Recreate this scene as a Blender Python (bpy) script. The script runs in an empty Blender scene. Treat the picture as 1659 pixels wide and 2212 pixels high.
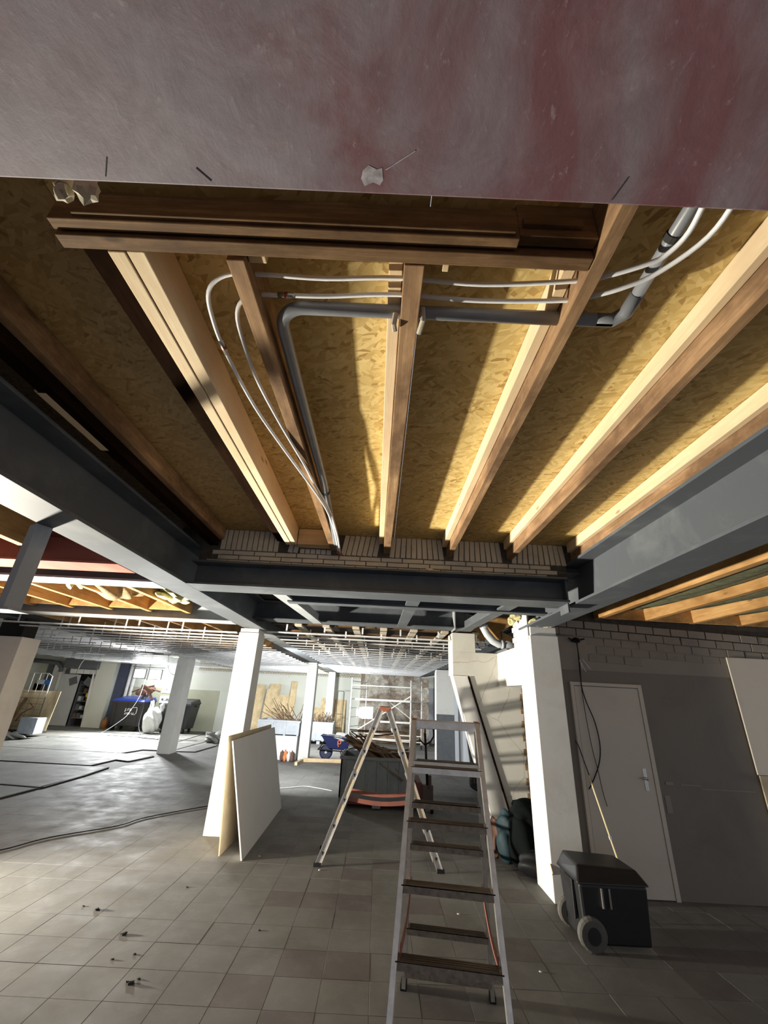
import bpy, bmesh, math, random
from mathutils import Vector, Matrix
random.seed(7)
S = bpy.context.scene
COL = S.collection
PI = math.pi

# ------------------------------------------------------------------ camera
H = 1.75
FPX, PITCH, ROLL, YAW = 900.0, math.radians(23.79), math.radians(2.89), math.radians(0.31)
def _mul(A, B): return [[sum(A[i][k]*B[k][j] for k in range(3)) for j in range(3)] for i in range(3)]
_cy, _sy, _cp, _sp, _cr, _sr = math.cos(YAW), math.sin(YAW), math.cos(PITCH), math.sin(PITCH), math.cos(ROLL), math.sin(ROLL)
WC = _mul(_mul(_mul([[_cr, -_sr, 0], [_sr, _cr, 0], [0, 0, 1]], [[1, 0, 0], [0, _cp, _sp], [0, -_sp, _cp]]),
               [[1, 0, 0], [0, 0, -1], [0, 1, 0]]), [[_cy, _sy, 0], [-_sy, _cy, 0], [0, 0, 1]])
cam_d = bpy.data.cameras.new('camera')
cam = bpy.data.objects.new('camera', cam_d); COL.objects.link(cam)
cam_d.sensor_fit = 'HORIZONTAL'; cam_d.sensor_width = 36.0
cam_d.lens = FPX/1659*36.0; cam_d.clip_start = 0.02; cam_d.clip_end = 100
R3 = Matrix(((WC[0][0], -WC[1][0], -WC[2][0]), (WC[0][1], -WC[1][1], -WC[2][1]), (WC[0][2], -WC[1][2], -WC[2][2])))
cam.matrix_world = Matrix.Translation((0, 0, H)) @ R3.to_4x4()
S.camera = cam
def at(x, y, Y):
    """world point (X, Y, Z) seen at photo pixel x, y on the plane at depth Y"""
    c = ((x-829.5)/FPX, (y-1106)/FPX, 1.0)
    d = [sum(WC[i][j]*c[i] for i in range(3)) for j in range(3)]
    k = Y/d[1]
    return Vector((d[0]*k, Y, d[2]*k+H))

# ------------------------------------------------------------------ world, exposure, lights
w = bpy.data.worlds.new('world'); S.world = w; w.use_nodes = True
bg = w.node_tree.nodes['Background']
bg.inputs[0].default_value = (0.86, 0.90, 1.0, 1); bg.inputs[1].default_value = 0.37
S.view_settings.view_transform = 'Standard'; S.view_settings.look = 'None'
S.view_settings.gamma = 1.0; S.view_settings.exposure = 0.48; S.view_settings.use_curve_mapping = False
def area(name, loc, target, size, power, color, sy=None, spread=PI):
    l = bpy.data.lights.new(name, 'AREA'); l.energy = power; l.color = color
    l.shape = 'RECTANGLE'; l.size = size; l.size_y = sy or size; l.spread = spread
    o = bpy.data.objects.new(name, l); COL.objects.link(o); o.location = loc
    o.rotation_euler = (Vector(target)-Vector(loc)).to_track_quat('-Z', 'Y').to_euler(); return o
WARM = (1.0, 0.93, 0.78); COOL = (0.96, 0.99, 1.0)
FLOOD = (-5.10, 4.45, 0.36)
area('flood_light', FLOOD, (0.5, 4.6, 3.6), 0.22, 430, WARM, 0.16, math.radians(125))
area('hung_work_light_a', (-9.75, 18.3, 2.12), (-6.5, 9, 0.9), 0.36, 460, COOL, 0.26)
area('hung_work_light_b', (-9.1, 18.3, 2.10), (-5.0, 12, 0.6), 0.36, 300, COOL, 0.26)
area('hung_light_wall_fill', (-9.4, 18.7, 2.15), (-9.0, 20, 1.6), 0.5, 28, COOL, 0.3)  # fill added behind the lamp housings to brighten the wall
area('column_fill_light', (-2.55, 8.75, 1.70), (-0.8, 15.0, 0.6), 0.34, 120, COOL, 0.24, math.radians(130))  # unseen fill put behind the thick column, lights the far crate fronts
area('rear_column_fill_light', (-2.12, 14.25, 1.75), (-0.5, 20.0, 1.3), 0.30, 175, COOL, 0.22)  # unseen fill added behind the rear column, brightens the back wall

# ------------------------------------------------------------------ mesh helpers
class MB:
    def __init__(s): s.v = []; s.f = []; s.m = []; s.mi = 0
    def add(s, vs, fs):
        n = len(s.v); s.v += [tuple(p) for p in vs]
        for f in fs: s.f.append([i+n for i in f]); s.m.append(s.mi)
        return s
    def box(s, x0, x1, y0, y1, z0, z1):
        return s.add([(x0,y0,z0),(x1,y0,z0),(x1,y1,z0),(x0,y1,z0),(x0,y0,z1),(x1,y0,z1),(x1,y1,z1),(x0,y1,z1)],
                     [(0,3,2,1),(4,5,6,7),(0,1,5,4),(1,2,6,5),(2,3,7,6),(3,0,4,7)])
    def hexa(s, a, b):
        """solid between quad a (4 pts) and quad b (4 pts)"""
        return s.add(list(a)+list(b), [(3,2,1,0),(4,5,6,7),(0,1,5,4),(1,2,6,5),(2,3,7,6),(3,0,4,7)])
    def bar(s, p, q, w, h, up=(0,0,1)):
        p = Vector(p); q = Vector(q); d = (q-p).normalized(); u = Vector(up)
        if abs(d.dot(u)) > 0.98: u = Vector((0,1,0))
        r = d.cross(u).normalized(); u = r.cross(d).normalized()
        def ring(c): return [c-r*w/2-u*h/2, c+r*w/2-u*h/2, c+r*w/2+u*h/2, c-r*w/2+u*h/2]
        a, b = ring(p), ring(q)
        return s.add(a+b, [(0,1,2,3),(7,6,5,4),(0,4,5,1),(1,5,6,2),(2,6,7,3),(3,7,4,0)])
    def tube(s, path, r, n=8, cap=True, radii=None):
        P = [Vector(p) for p in path]; N = len(P); base = len(s.v)
        prev = None; vs = []
        for i, p in enumerate(P):
            d = ((P[min(i+1,N-1)]-P[max(i-1,0)])).normalized()
            if prev is None:
                u = Vector((0,0,1)) if abs(d.z) < 0.9 else Vector((1,0,0))
            else: u = prev
            a = d.cross(u).normalized(); b = a.cross(d).normalized(); prev = b
            rr = radii[i] if radii else r
            vs += [p+(a*math.cos(2*PI*k/n)+b*math.sin(2*PI*k/n))*rr for k in range(n)]
        fs = [(i*n+k, i*n+(k+1)%n, (i+1)*n+(k+1)%n, (i+1)*n+k) for i in range(N-1) for k in range(n)]
        if cap: fs += [tuple(range(n-1,-1,-1)), tuple((N-1)*n+k for k in range(n))]
        return s.add(vs, fs)
    def prism(s, pts, ext):
        """extrude planar polygon (3D pts) by vector ext"""
        n = len(pts); e = Vector(ext); a = [Vector(p) for p in pts]
        return s.add(a+[p+e for p in a], [tuple(range(n-1,-1,-1)), tuple(range(n,2*n))]+[(i,(i+1)%n,n+(i+1)%n,n+i) for i in range(n)])
    def blob(s, c, r, seed=0, n=3, amp=0.25, zmin=None):
        bm = bmesh.new(); bmesh.ops.create_icosphere(bm, subdivisions=n, radius=1.0)
        rnd = random.Random(seed); ph = [(rnd.uniform(2,7), rnd.uniform(2,7), rnd.uniform(2,7), rnd.uniform(0,6)) for _ in range(4)]
        vs = []
        for v in bm.verts:
            p = v.co; k = 1+amp*sum(math.sin(a*p.x+b*p.y+c_*p.z+d) for a,b,c_,d in ph)/2
            q = Vector((c[0]+p.x*r[0]*k, c[1]+p.y*r[1]*k, c[2]+p.z*r[2]*k))
            if zmin is not None and q.z < zmin: q.z = zmin
            vs.append(q)
        fs = [tuple(v.index for v in f.verts) for f in bm.faces]; bm.free()
        return s.add(vs, fs)
ORG = {}
def org(p): return ORG.get(p.name, Vector((0,0,0))) if p else Vector((0,0,0))
def obj(name, mb, mats, parent=None, smooth=False, bevel=0, local=False, kind=None):
    me = bpy.data.meshes.new(name)
    off = Vector((0,0,0)) if local else org(parent)
    me.from_pydata([tuple(Vector(v)-off) for v in mb.v], [], mb.f)
    if not isinstance(mats, (list, tuple)): mats = [mats]
    for m in mats: me.materials.append(m)
    if len(mats) > 1: me.polygons.foreach_set('material_index', mb.m)
    if smooth: me.polygons.foreach_set('use_smooth', [True]*len(me.polygons))
    me.update()
    o = bpy.data.objects.new(name, me); COL.objects.link(o)
    if parent: o.parent = parent; ORG[o.name] = off
    if bevel:
        b = o.modifiers.new('bevel', 'BEVEL'); b.width = bevel; b.segments = 2; b.limit_method = 'ANGLE'
    if kind: o['kind'] = kind
    return o
def tag(o, label, cat, group=None, kind=None):
    o['label'] = label; o['category'] = cat
    if group: o['group'] = group
    if kind: o['kind'] = kind
    return o
def thing(name, label, cat, loc=(0,0,0), rz=0, group=None):
    o = bpy.data.objects.new(name, None); COL.objects.link(o); o.location = loc; o.rotation_euler = (0,0,rz)
    o.empty_display_size = 0.1
    ORG[o.name] = Vector(loc); tag(o, label, cat, group); return o
def single(name, mb, mats, label, cat, group=None, **k):
    """one-mesh thing; origin moved to the base centre"""
    xs = [v[0] for v in mb.v]; ys = [v[1] for v in mb.v]; zs = [v[2] for v in mb.v]
    c = Vector(((min(xs)+max(xs))/2, (min(ys)+max(ys))/2, min(zs)))
    mb.v = [tuple(Vector(v)-c) for v in mb.v]
    o = obj(name, mb, mats, **k); o.location = c; tag(o, label, cat, group); return o
def structure(name, mb, mats, parent=None, **k):
    o = obj(name, mb, mats, parent, **k)
    if not parent: o['kind'] = 'structure'
    return o
def copy_tree(o, parent=None):
    c = o.copy(); COL.objects.link(c)
    if parent: c.parent = parent
    for ch in list(o.children): copy_tree(ch, c)
    return c

# ------------------------------------------------------------------ materials
def nt(name):
    m = bpy.data.materials.new(name); m.use_nodes = True; t = m.node_tree
    return m, t, t.nodes['Principled BSDF']
def link(t, a, b): t.links.new(a, b)
def coords(t, scale=(1,1,1), kind='Object', rot=(0,0,0)):
    tc = t.nodes.new('ShaderNodeTexCoord'); mp = t.nodes.new('ShaderNodeMapping')
    mp.inputs['Scale'].default_value = scale; mp.inputs['Rotation'].default_value = rot
    if kind == 'Position':
        ge = t.nodes.new('ShaderNodeNewGeometry'); link(t, ge.outputs['Position'], mp.inputs[0])
    else: link(t, tc.outputs[kind], mp.inputs[0])
    return mp.outputs[0]
def noise(t, vec, scale, detail=6, rough=0.6, dist=0):
    n = t.nodes.new('ShaderNodeTexNoise'); n.inputs['Scale'].default_value = scale; n.inputs['Detail'].default_value = detail
    n.inputs['Roughness'].default_value = rough; n.inputs['Distortion'].default_value = dist
    link(t, vec, n.inputs['Vector']); return n.outputs['Fac']
def ramp(t, fac, stops):
    r = t.nodes.new('ShaderNodeValToRGB'); e = r.color_ramp.elements
    while len(e) < len(stops): e.new(0.5)
    for i, (p, c) in enumerate(stops): e[i].position = p; e[i].color = (*c, 1) if len(c) == 3 else c
    link(t, fac, r.inputs[0]); return r.outputs[0]
def mix(t, fac, a, b, mode='MIX'):
    n = t.nodes.new('ShaderNodeMix'); n.data_type = 'RGBA'; n.blend_type = mode
    if isinstance(fac, (int, float)): n.inputs[0].default_value = fac
    else: link(t, fac, n.inputs[0])
    for i, x in ((6, a), (7, b)):
        if isinstance(x, tuple): n.inputs[i].default_value = (*x, 1)
        else: link(t, x, n.inputs[i])
    return n.outputs[2]
def bump(t, bs, h, strength=0.3, dist=0.01):
    b = t.nodes.new('ShaderNodeBump'); b.inputs['Strength'].default_value = strength; b.inputs['Distance'].default_value = dist
    link(t, h, b.inputs['Height']); link(t, b.outputs[0], bs.inputs['Normal'])
def plain(name, col, rough=0.6, metal=0, var=0.12, scale=8, bmp=0.1, emit=0, spec=0.5):
    m, t, b = nt(name); v = coords(t); n = noise(t, v, scale)
    a = tuple(min(1, c*(1-var)) for c in col); c = tuple(min(1, c*(1+var)) for c in col)
    link(t, ramp(t, n, [(0.3, a), (0.7, c)]), b.inputs['Base Color'])
    b.inputs['Roughness'].default_value = rough; b.inputs['Metallic'].default_value = metal
    b.inputs['Specular IOR Level'].default_value = spec
    if bmp: bump(t, b, noise(t, v, scale*5), bmp, 0.004)
    if emit: b.inputs['Emission Color'].default_value = (*col, 1); b.inputs['Emission Strength'].default_value = emit
    return m
def wood(name, dark, light, axis='y', knots=True, rough=0.7, dirt=None):
    m, t, b = nt(name)
    sc = {'x': (0.35, 7, 7), 'y': (7, 0.35, 7), 'z': (7, 7, 0.35)}[axis]
    v = coords(t, sc); g = noise(t, v, 4.5, 8, 0.65, 1.2)
    c = ramp(t, g, [(0.32, dark), (0.5, tuple((a+b_)/2 for a, b_ in zip(dark, light))), (0.68, light)])
    v2 = coords(t, {'x': (0.5,1,1), 'y': (1,0.5,1), 'z': (1,1,0.5)}[axis])
    c = mix(t, ramp(t, noise(t, v2, 3, 3), [(0.42, (0,0,0)), (0.65, (1,1,1))]), c, tuple(x*0.72 for x in dark), 'MIX') if dirt is None else \
        mix(t, ramp(t, noise(t, v2, 2.4, 6, 0.7), [(0.40, (0,0,0)), (0.62, (1,1,1))]), c, dirt)
    if knots:
        vo = t.nodes.new('ShaderNodeTexVoronoi'); vo.inputs['Scale'].default_value = 2.6
        link(t, coords(t, {'x': (1,3,3), 'y': (3,1,3), 'z': (3,3,1)}[axis]), vo.inputs['Vector'])
        c = mix(t, ramp(t, vo.outputs['Distance'], [(0.05, (0.75,)*3), (0.12, (0,0,0))]), c, tuple(x*0.35 for x in dark))
    link(t, c, b.inputs['Base Color']); b.inputs['Roughness'].default_value = rough; b.inputs['Specular IOR Level'].default_value = 0.15
    bump(t, b, g, 0.35, 0.004); return m
PINE = wood('pale_pine', (0.70, 0.54, 0.33), (0.84, 0.70, 0.48), 'y', dirt=(0.68, 0.52, 0.33))
# pale pine only faintly blotched
OLD = wood('old_brown_timber', (0.27, 0.155, 0.075), (0.52, 0.33, 0.18), 'y', dirt=(0.17, 0.10, 0.055))
OLDX = wood('old_brown_timber_cross', (0.13, 0.075, 0.035), (0.30, 0.18, 0.09), 'x', dirt=(0.09, 0.05, 0.025))
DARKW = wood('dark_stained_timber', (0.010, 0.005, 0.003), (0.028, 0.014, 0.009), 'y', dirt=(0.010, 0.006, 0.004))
ORANGE = wood('orange_joist_timber', (0.42, 0.22, 0.075), (0.66, 0.40, 0.17), 'y')
DARKW.node_tree.nodes['Principled BSDF'].inputs['Specular IOR Level'].default_value = 0.0
PINEX = wood('pale_pine_cross', (0.62, 0.44, 0.24), (0.80, 0.64, 0.42), 'x')
PLY = wood('plywood_sheet', (0.66, 0.50, 0.28), (0.86, 0.70, 0.44), 'z', knots=False)
SCRAP = wood('scrap_wood', (0.17, 0.105, 0.06), (0.46, 0.33, 0.21), 'x', dirt=(0.12, 0.08, 0.05))

def osb():
    m, t, b = nt('osb_strand_board')
    cols = []; hs = None
    for i, (rot, sc) in enumerate((((0,0,0.25), (15, 52, 15)), ((0,0,1.0), (14, 46, 14)), ((0,0,-0.7), (16, 50, 16)))):
        v = coords(t, (1,1,1), 'Object', rot)
        mp = t.nodes.new('ShaderNodeMapping'); mp.inputs['Scale'].default_value = sc; link(t, v, mp.inputs[0])
        nz = t.nodes.new('ShaderNodeTexNoise'); nz.inputs['Scale'].default_value = 5; link(t, v, nz.inputs['Vector'])
        mx = t.nodes.new('ShaderNodeVectorMath'); mx.operation = 'MULTIPLY_ADD'; mx.inputs[1].default_value = (0.9, 0.9, 0.9)
        link(t, nz.outputs['Color'], mx.inputs[0]); link(t, mp.outputs[0], mx.inputs[2])
        vo = t.nodes.new('ShaderNodeTexVoronoi'); vo.inputs['Scale'].default_value = 1.0; link(t, mx.outputs[0], vo.inputs['Vector'])
        cols.append(vo)
    def shade(vo):
        sp = t.nodes.new('ShaderNodeSeparateColor'); link(t, vo.outputs['Color'], sp.inputs[0])
        return ramp(t, sp.outputs[0], [(0.0, (0.34, 0.21, 0.06)), (0.10, (0.50, 0.35, 0.115)), (0.5, (0.60, 0.44, 0.165)), (0.9, (0.70, 0.54, 0.235))]), sp.outputs[1]
    c0, s0 = shade(cols[0]); c1, s1 = shade(cols[1]); c2, s2 = shade(cols[2])
    c = mix(t, ramp(t, s0, [(0.5, (0,0,0)), (0.52, (1,1,1))]), c0, c1)
    c = mix(t, ramp(t, s1, [(0.62, (0,0,0)), (0.64, (1,1,1))]), c, c2)
    c = mix(t, ramp(t, noise(t, coords(t), 1.4, 4), [(0.35, (0.25,)*3), (0.7, (0,0,0))]), c, (0.28, 0.18, 0.06))
    link(t, c, b.inputs['Base Color']); b.inputs['Roughness'].default_value = 0.55
    ad = t.nodes.new('ShaderNodeMath'); ad.operation = 'ADD'
    link(t, s0, ad.inputs[0]); link(t, s1, ad.inputs[1]); bump(t, b, ad.outputs[0], 0.35, 0.004)
    return m
OSB = osb()
OSB_SHADED = OSB.copy(); OSB_SHADED.name = 'shaded_strand_board'  # leftmost sheets: shade of the left beam put into the board colour
for n_ in OSB_SHADED.node_tree.nodes:
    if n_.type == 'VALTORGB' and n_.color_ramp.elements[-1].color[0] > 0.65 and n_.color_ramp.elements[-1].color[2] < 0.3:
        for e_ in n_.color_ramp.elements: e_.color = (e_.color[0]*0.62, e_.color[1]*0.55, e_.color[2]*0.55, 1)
def steel(name, base, dust, rough=0.55, amt=(0.5, 0.75)):
    m, t, b = nt(name); v = coords(t)
    n = noise(t, v, 2.2, 8, 0.65, 0.6); n2 = noise(t, v, 26, 5, 0.7)
    c = mix(t, ramp(t, n, [(amt[0], (0,0,0)), (amt[1], (0.85,)*3)]), base, dust)
    c = mix(t, ramp(t, n2, [(0.66, (0,0,0)), (0.74, (0.5,)*3)]), c, dust)
    link(t, c, b.inputs['Base Color']); b.inputs['Roughness'].default_value = rough; b.inputs['Specular IOR Level'].default_value = 0.12
    bump(t, b, n2, 0.12, 0.003); return m
STEEL = steel('grey_primed_steel', (0.095, 0.105, 0.118), (0.16, 0.17, 0.18))
STEELD = steel('dusty_lit_steel', (0.30, 0.32, 0.34), (0.45, 0.47, 0.48))  # paler steel; on bottom flanges it also paints in lamp light
REDST = steel('red_primed_steel', (0.33, 0.10, 0.075), (0.42, 0.17, 0.13))
def redbeam():
    m, t, b = nt('dusty_red_oxide_steel'); v = coords(t)
    n = noise(t, v, 1.9, 9, 0.62, 0.9); n2 = noise(t, coords(t, (1.6, 1.0, 1)), 34, 6, 0.75, 0.4); n3 = noise(t, v, 6, 6, 0.7, 1.5)
    base = ramp(t, n3, [(0.3, (0.14, 0.056, 0.064)), (0.7, (0.19, 0.090, 0.102))])
    dust = ramp(t, n3, [(0.3, (0.170, 0.138, 0.158)), (0.7, (0.265, 0.232, 0.258))])
    c = mix(t, ramp(t, n, [(0.38, (0,0,0)), (0.50, (0.7,)*3), (0.62, (1,1,1))]), base, dust)
    c = mix(t, ramp(t, n2, [(0.60, (0,0,0)), (0.72, (0.45,)*3)]), c, (0.42, 0.37, 0.39))
    link(t, c, b.inputs['Base Color']); b.inputs['Roughness'].default_value = 0.6
    ad = t.nodes.new('ShaderNodeMath'); ad.operation = 'ADD'; link(t, n2, ad.inputs[0]); link(t, n3, ad.inputs[1])
    bump(t, b, ad.outputs[0], 0.16, 0.004); return m
REDB = redbeam()
GALV = plain('galvanised_channel', (0.82, 0.83, 0.84), 0.5, 0.15, 0.15, 14, 0.05)
ALU = plain('worn_aluminium', (0.62, 0.60, 0.57), 0.42, 0.6, 0.15, 20, 0.15)
ALUDIRT = plain('grimy_aluminium_tread', (0.20, 0.17, 0.14), 0.6, 0.3, 0.35, 30, 0.3)
WOODTREAD = wood('grimy_wooden_tread', (0.11, 0.085, 0.06), (0.21, 0.17, 0.13), 'x', knots=False)
ORPLAS = plain('orange_plastic', (0.38, 0.13, 0.065), 0.6)
STRAPM = plain('faded_red_webbing', (0.25, 0.085, 0.06), 0.8)
def painted(name, col, stain, crack=0.0, rough=0.7, sc=2.0):
    m, t, b = nt(name); v = coords(t, (1,1,1), 'Position'); n = noise(t, v, sc, 8, 0.65, 0.5)
    c = mix(t, ramp(t, n, [(0.5, (0,0,0)), (0.75, (0.55,)*3)]), col, stain)
    n2 = noise(t, v, 38, 4, 0.6)
    c = mix(t, ramp(t, n2, [(0.70, (0,0,0)), (0.76, (0.7,)*3)]), c, tuple(x*0.55 for x in stain))
    if crack:
        vo = t.nodes.new('ShaderNodeTexVoronoi'); vo.feature = 'DISTANCE_TO_EDGE'; vo.inputs['Scale'].default_value = 1.3
        nz = t.nodes.new('ShaderNodeTexNoise'); nz.inputs['Scale'].default_value = 4; nz.inputs['Detail'].default_value = 6
        link(t, v, nz.inputs['Vector'])
        link(t, mix(t, 0.12, v, nz.outputs['Color']), vo.inputs['Vector'])
        c = mix(t, ramp(t, vo.outputs['Distance'], [(0.002, (crack,)*3), (0.006, (0,0,0))]), c, tuple(x*0.3 for x in stain))
    link(t, c, b.inputs['Base Color']); b.inputs['Roughness'].default_value = rough
    bump(t, b, n, 0.25, 0.01); return m
WHITE = painted('white_painted_plaster', (0.72, 0.71, 0.68), (0.56, 0.53, 0.48))
CREAM = painted('cream_painted_masonry', (0.62, 0.60, 0.54), (0.46, 0.42, 0.35), crack=0.45)
TAUPE = painted('taupe_wall_plaster', (0.215, 0.188, 0.155), (0.14, 0.118, 0.10), sc=1.4)
TAUPEL = painted('light_taupe_plaster', (0.30, 0.265, 0.222), (0.24, 0.21, 0.175), sc=1.4)
DOORM = painted('beige_door_paint', (0.66, 0.60, 0.51), (0.58, 0.52, 0.44))
GREYBRICK = painted('grey_brown_brick', (0.54, 0.50, 0.43), (0.32, 0.275, 0.22), sc=7)
MORTAR = plain('dark_mortar', (0.07, 0.06, 0.048), 0.9, var=0.3, scale=20, bmp=0.5)
WALLG = painted('white_green_wall', (0.70, 0.72, 0.64), (0.55, 0.57, 0.46), sc=0.9)
DADO = painted('sage_dado_wall', (0.46, 0.46, 0.34), (0.36, 0.35, 0.25), sc=0.8)
BLUEG = painted('blue_grey_dado', (0.40, 0.42, 0.45), (0.6, 0.58, 0.56), sc=1.2)
BOARDW = painted('white_board', (0.66, 0.65, 0.64), (0.58, 0.56, 0.54))
BOARDT = plain('tan_board_back', (0.56, 0.46, 0.31), 0.8)
def ruinwall():
    m, t, b = nt('stripped_masonry'); v = coords(t)
    n = noise(t, v, 1.1, 9, 0.7, 1.0); n2 = noise(t, v, 6, 8, 0.7)
    c = ramp(t, n, [(0.30, (0.20, 0.14, 0.10)), (0.38, (0.42, 0.37, 0.31)), (0.45, (0.34, 0.24, 0.17)), (0.52, (0.60, 0.56, 0.47)), (0.70, (0.74, 0.70, 0.62))])
    c = mix(t, ramp(t, n2, [(0.4, (0.5,)*3), (0.6, (0,0,0))]), c, (0.10, 0.08, 0.06))
    br = t.nodes.new('ShaderNodeTexBrick'); br.inputs['Scale'].default_value = 4.2; br.inputs['Mortar Size'].default_value = 0.02
    br.inputs['Color1'].default_value = (1,1,1,1); br.inputs['Color2'].default_value = (0.85,0.85,0.85,1); br.inputs['Mortar'].default_value = (0.35,0.33,0.3,1)
    link(t, coords(t, (1,1,1), 'Object', (PI/2, 0, 0)), br.inputs['Vector'])
    c = mix(t, 0.7, c, br.outputs['Color'], 'MULTIPLY')
    link(t, c, b.inputs['Base Color']); b.inputs['Roughness'].default_value = 0.9; bump(t, b, n2, 0.6, 0.03); return m
RUIN = ruinwall()
def brickband():
    m, t, b = nt('bare_brick_band')
    br = t.nodes.new('ShaderNodeTexBrick'); br.inputs['Scale'].default_value = 4.5; br.inputs['Mortar Size'].default_value = 0.03
    br.inputs['Color1'].default_value = (0.62,0.58,0.46,1); br.inputs['Color2'].default_value = (0.5,0.47,0.38,1); br.inputs['Mortar'].default_value = (0.12,0.10,0.07,1)
    br.inputs['Row Height'].default_value = 0.32
    link(t, coords(t, (1,1,1), 'Object', (PI/2, 0, 0)), br.inputs['Vector'])
    link(t, br.outputs['Color'], b.inputs['Base Color']); b.inputs['Roughness'].default_value = 0.9; return m
BRICKB = brickband()
def tile(name, a, b_, d):
    m, t, b = nt(name); v = coords(t, (1,1,1), 'Position')
    n = noise(t, v, 1.1, 9, 0.68, 0.5); n2 = noise(t, v, 60, 3, 0.6)
    c = ramp(t, n, [(0.34, a), (0.66, b_)])
    c = mix(t, ramp(t, noise(t, v, 5, 8, 0.7), [(0.5, (0,0,0)), (0.72, (0.5,)*3)]), c, d)
    link(t, c, b.inputs['Base Color'])
    link(t, ramp(t, noise(t, v, 3, 5), [(0.3, (0.62,)*3), (0.7, (0.85,)*3)]), b.inputs['Roughness'])
    b.inputs['Specular IOR Level'].default_value = 0.25
    bump(t, b, n2, 0.12, 0.002); return m
TILES = [tile('dusty_floor_tile', (0.135, 0.130, 0.120), (0.205, 0.200, 0.188), (0.24, 0.235, 0.222)),
         tile('dusty_floor_tile_light', (0.142, 0.137, 0.127), (0.212, 0.207, 0.195), (0.25, 0.243, 0.23)),
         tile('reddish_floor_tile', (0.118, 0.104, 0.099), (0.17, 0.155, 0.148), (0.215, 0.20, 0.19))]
GROUT = plain('pale_grout', (0.19, 0.182, 0.168), 0.85, var=0.3, scale=5)
SCREED = tile('rough_screed', (0.13, 0.128, 0.115), (0.27, 0.265, 0.24), (0.08, 0.078, 0.07))
DARKJ = plain('dark_joint', (0.03, 0.03, 0.028), 0.9)
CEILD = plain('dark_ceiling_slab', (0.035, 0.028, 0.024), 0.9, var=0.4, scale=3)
PIPEG = plain('grey_pvc_pipe', (0.23, 0.24, 0.26), 0.38)
PEX = plain('white_pex_tube', (0.80, 0.81, 0.82), 0.35)
COPPER = plain('copper_ring', (0.30, 0.10, 0.06), 0.4, 0.6)
BLACK = plain('black_plastic', (0.008, 0.008, 0.009), 0.6, spec=0.3)
BLACKF = plain('black_fabric', (0.004, 0.006, 0.006), 0.95, scale=20, bmp=0.6, spec=0.15)
RUBBER = plain('worn_rubber', (0.10, 0.095, 0.085), 0.8)
CASEM = plain('black_case_plastic', (0.016, 0.016, 0.018), 0.42)
YELLOW = plain('pale_wood_stick', (0.70, 0.58, 0.33), 0.6)
CHROME = plain('brushed_steel', (0.55, 0.53, 0.5), 0.3, 0.9)
WOOL = plain('mineral_wool', (0.50, 0.46, 0.24), 0.95, var=0.45, scale=30, bmp=1.0)
WOOLG = plain('green_brown_insulation', (0.13, 0.135, 0.07), 0.95, var=0.4, scale=12, bmp=0.8)
WOOLB = plain('brown_faced_wool', (0.20, 0.15, 0.08), 0.95, var=0.4, scale=18, bmp=0.8)
FOAM = plain('expanding_foam', (0.55, 0.50, 0.38), 0.8, bmp=0.6)
CRATE = plain('grey_plastic_crate', (0.20, 0.22, 0.23), 0.5)
CRATEL = plain('pale_grey_crate', (0.48, 0.51, 0.55), 0.5)
REDPT = plain('red_truck_paint', (0.20, 0.05, 0.04), 0.5)
BLUEB = plain('blue_barrow_paint', (0.008, 0.014, 0.075), 0.4)
BLUEL = plain('blue_bin_lid', (0.03, 0.07, 0.42), 0.4)
BLUET = plain('blue_tag', (0.05, 0.22, 0.65), 0.5)
NAVY = plain('navy_steel_section', (0.05, 0.06, 0.10), 0.5)
BAGW = plain('crumpled_white_sack', (0.70, 0.70, 0.68), 0.5, scale=14, bmp=0.8)
WHITEP = plain('white_plastic', (0.80, 0.80, 0.80), 0.5, bmp=0.02)
BROWNR = plain('brown_cloth', (0.16, 0.085, 0.06), 0.9)
CAMO = plain('dark_patterned_trousers', (0.035, 0.035, 0.03), 0.9, var=0.9, scale=16)
SKIN = plain('skin', (0.45, 0.28, 0.2), 0.6)
ORANGEB = plain('orange_sack', (0.75, 0.25, 0.08), 0.6)
SIGNO = plain('orange_spray_mark', (0.95, 0.22, 0.10), 0.5, bmp=0)
TXTW = plain('white_print', (0.85, 0.85, 0.85), 0.5, bmp=0)
TXTB = plain('blue_spray_writing', (0.10, 0.16, 0.30), 0.7, bmp=0)
GREYDOOR = painted('pale_grey_door', (0.56, 0.58, 0.58), (0.45, 0.46, 0.45))
DGREY = plain('dark_grey_duct', (0.12, 0.13, 0.14), 0.5)
LAMPM = plain('lit_lamp_glass', (1.0, 1.0, 1.0), 0.5, bmp=0, emit=14)
BLACKM = plain('flat_black', (0.015, 0.015, 0.015), 0.9)

# ================================================================== LARGE STRUCTURE
XL, XR, YN, YF = -15.0, 6.2, -2.5, 20.0
fl = structure('floor', MB().box(XL, XR, YN, YF+0.2, -0.15, -0.0022), GROUT)
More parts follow.
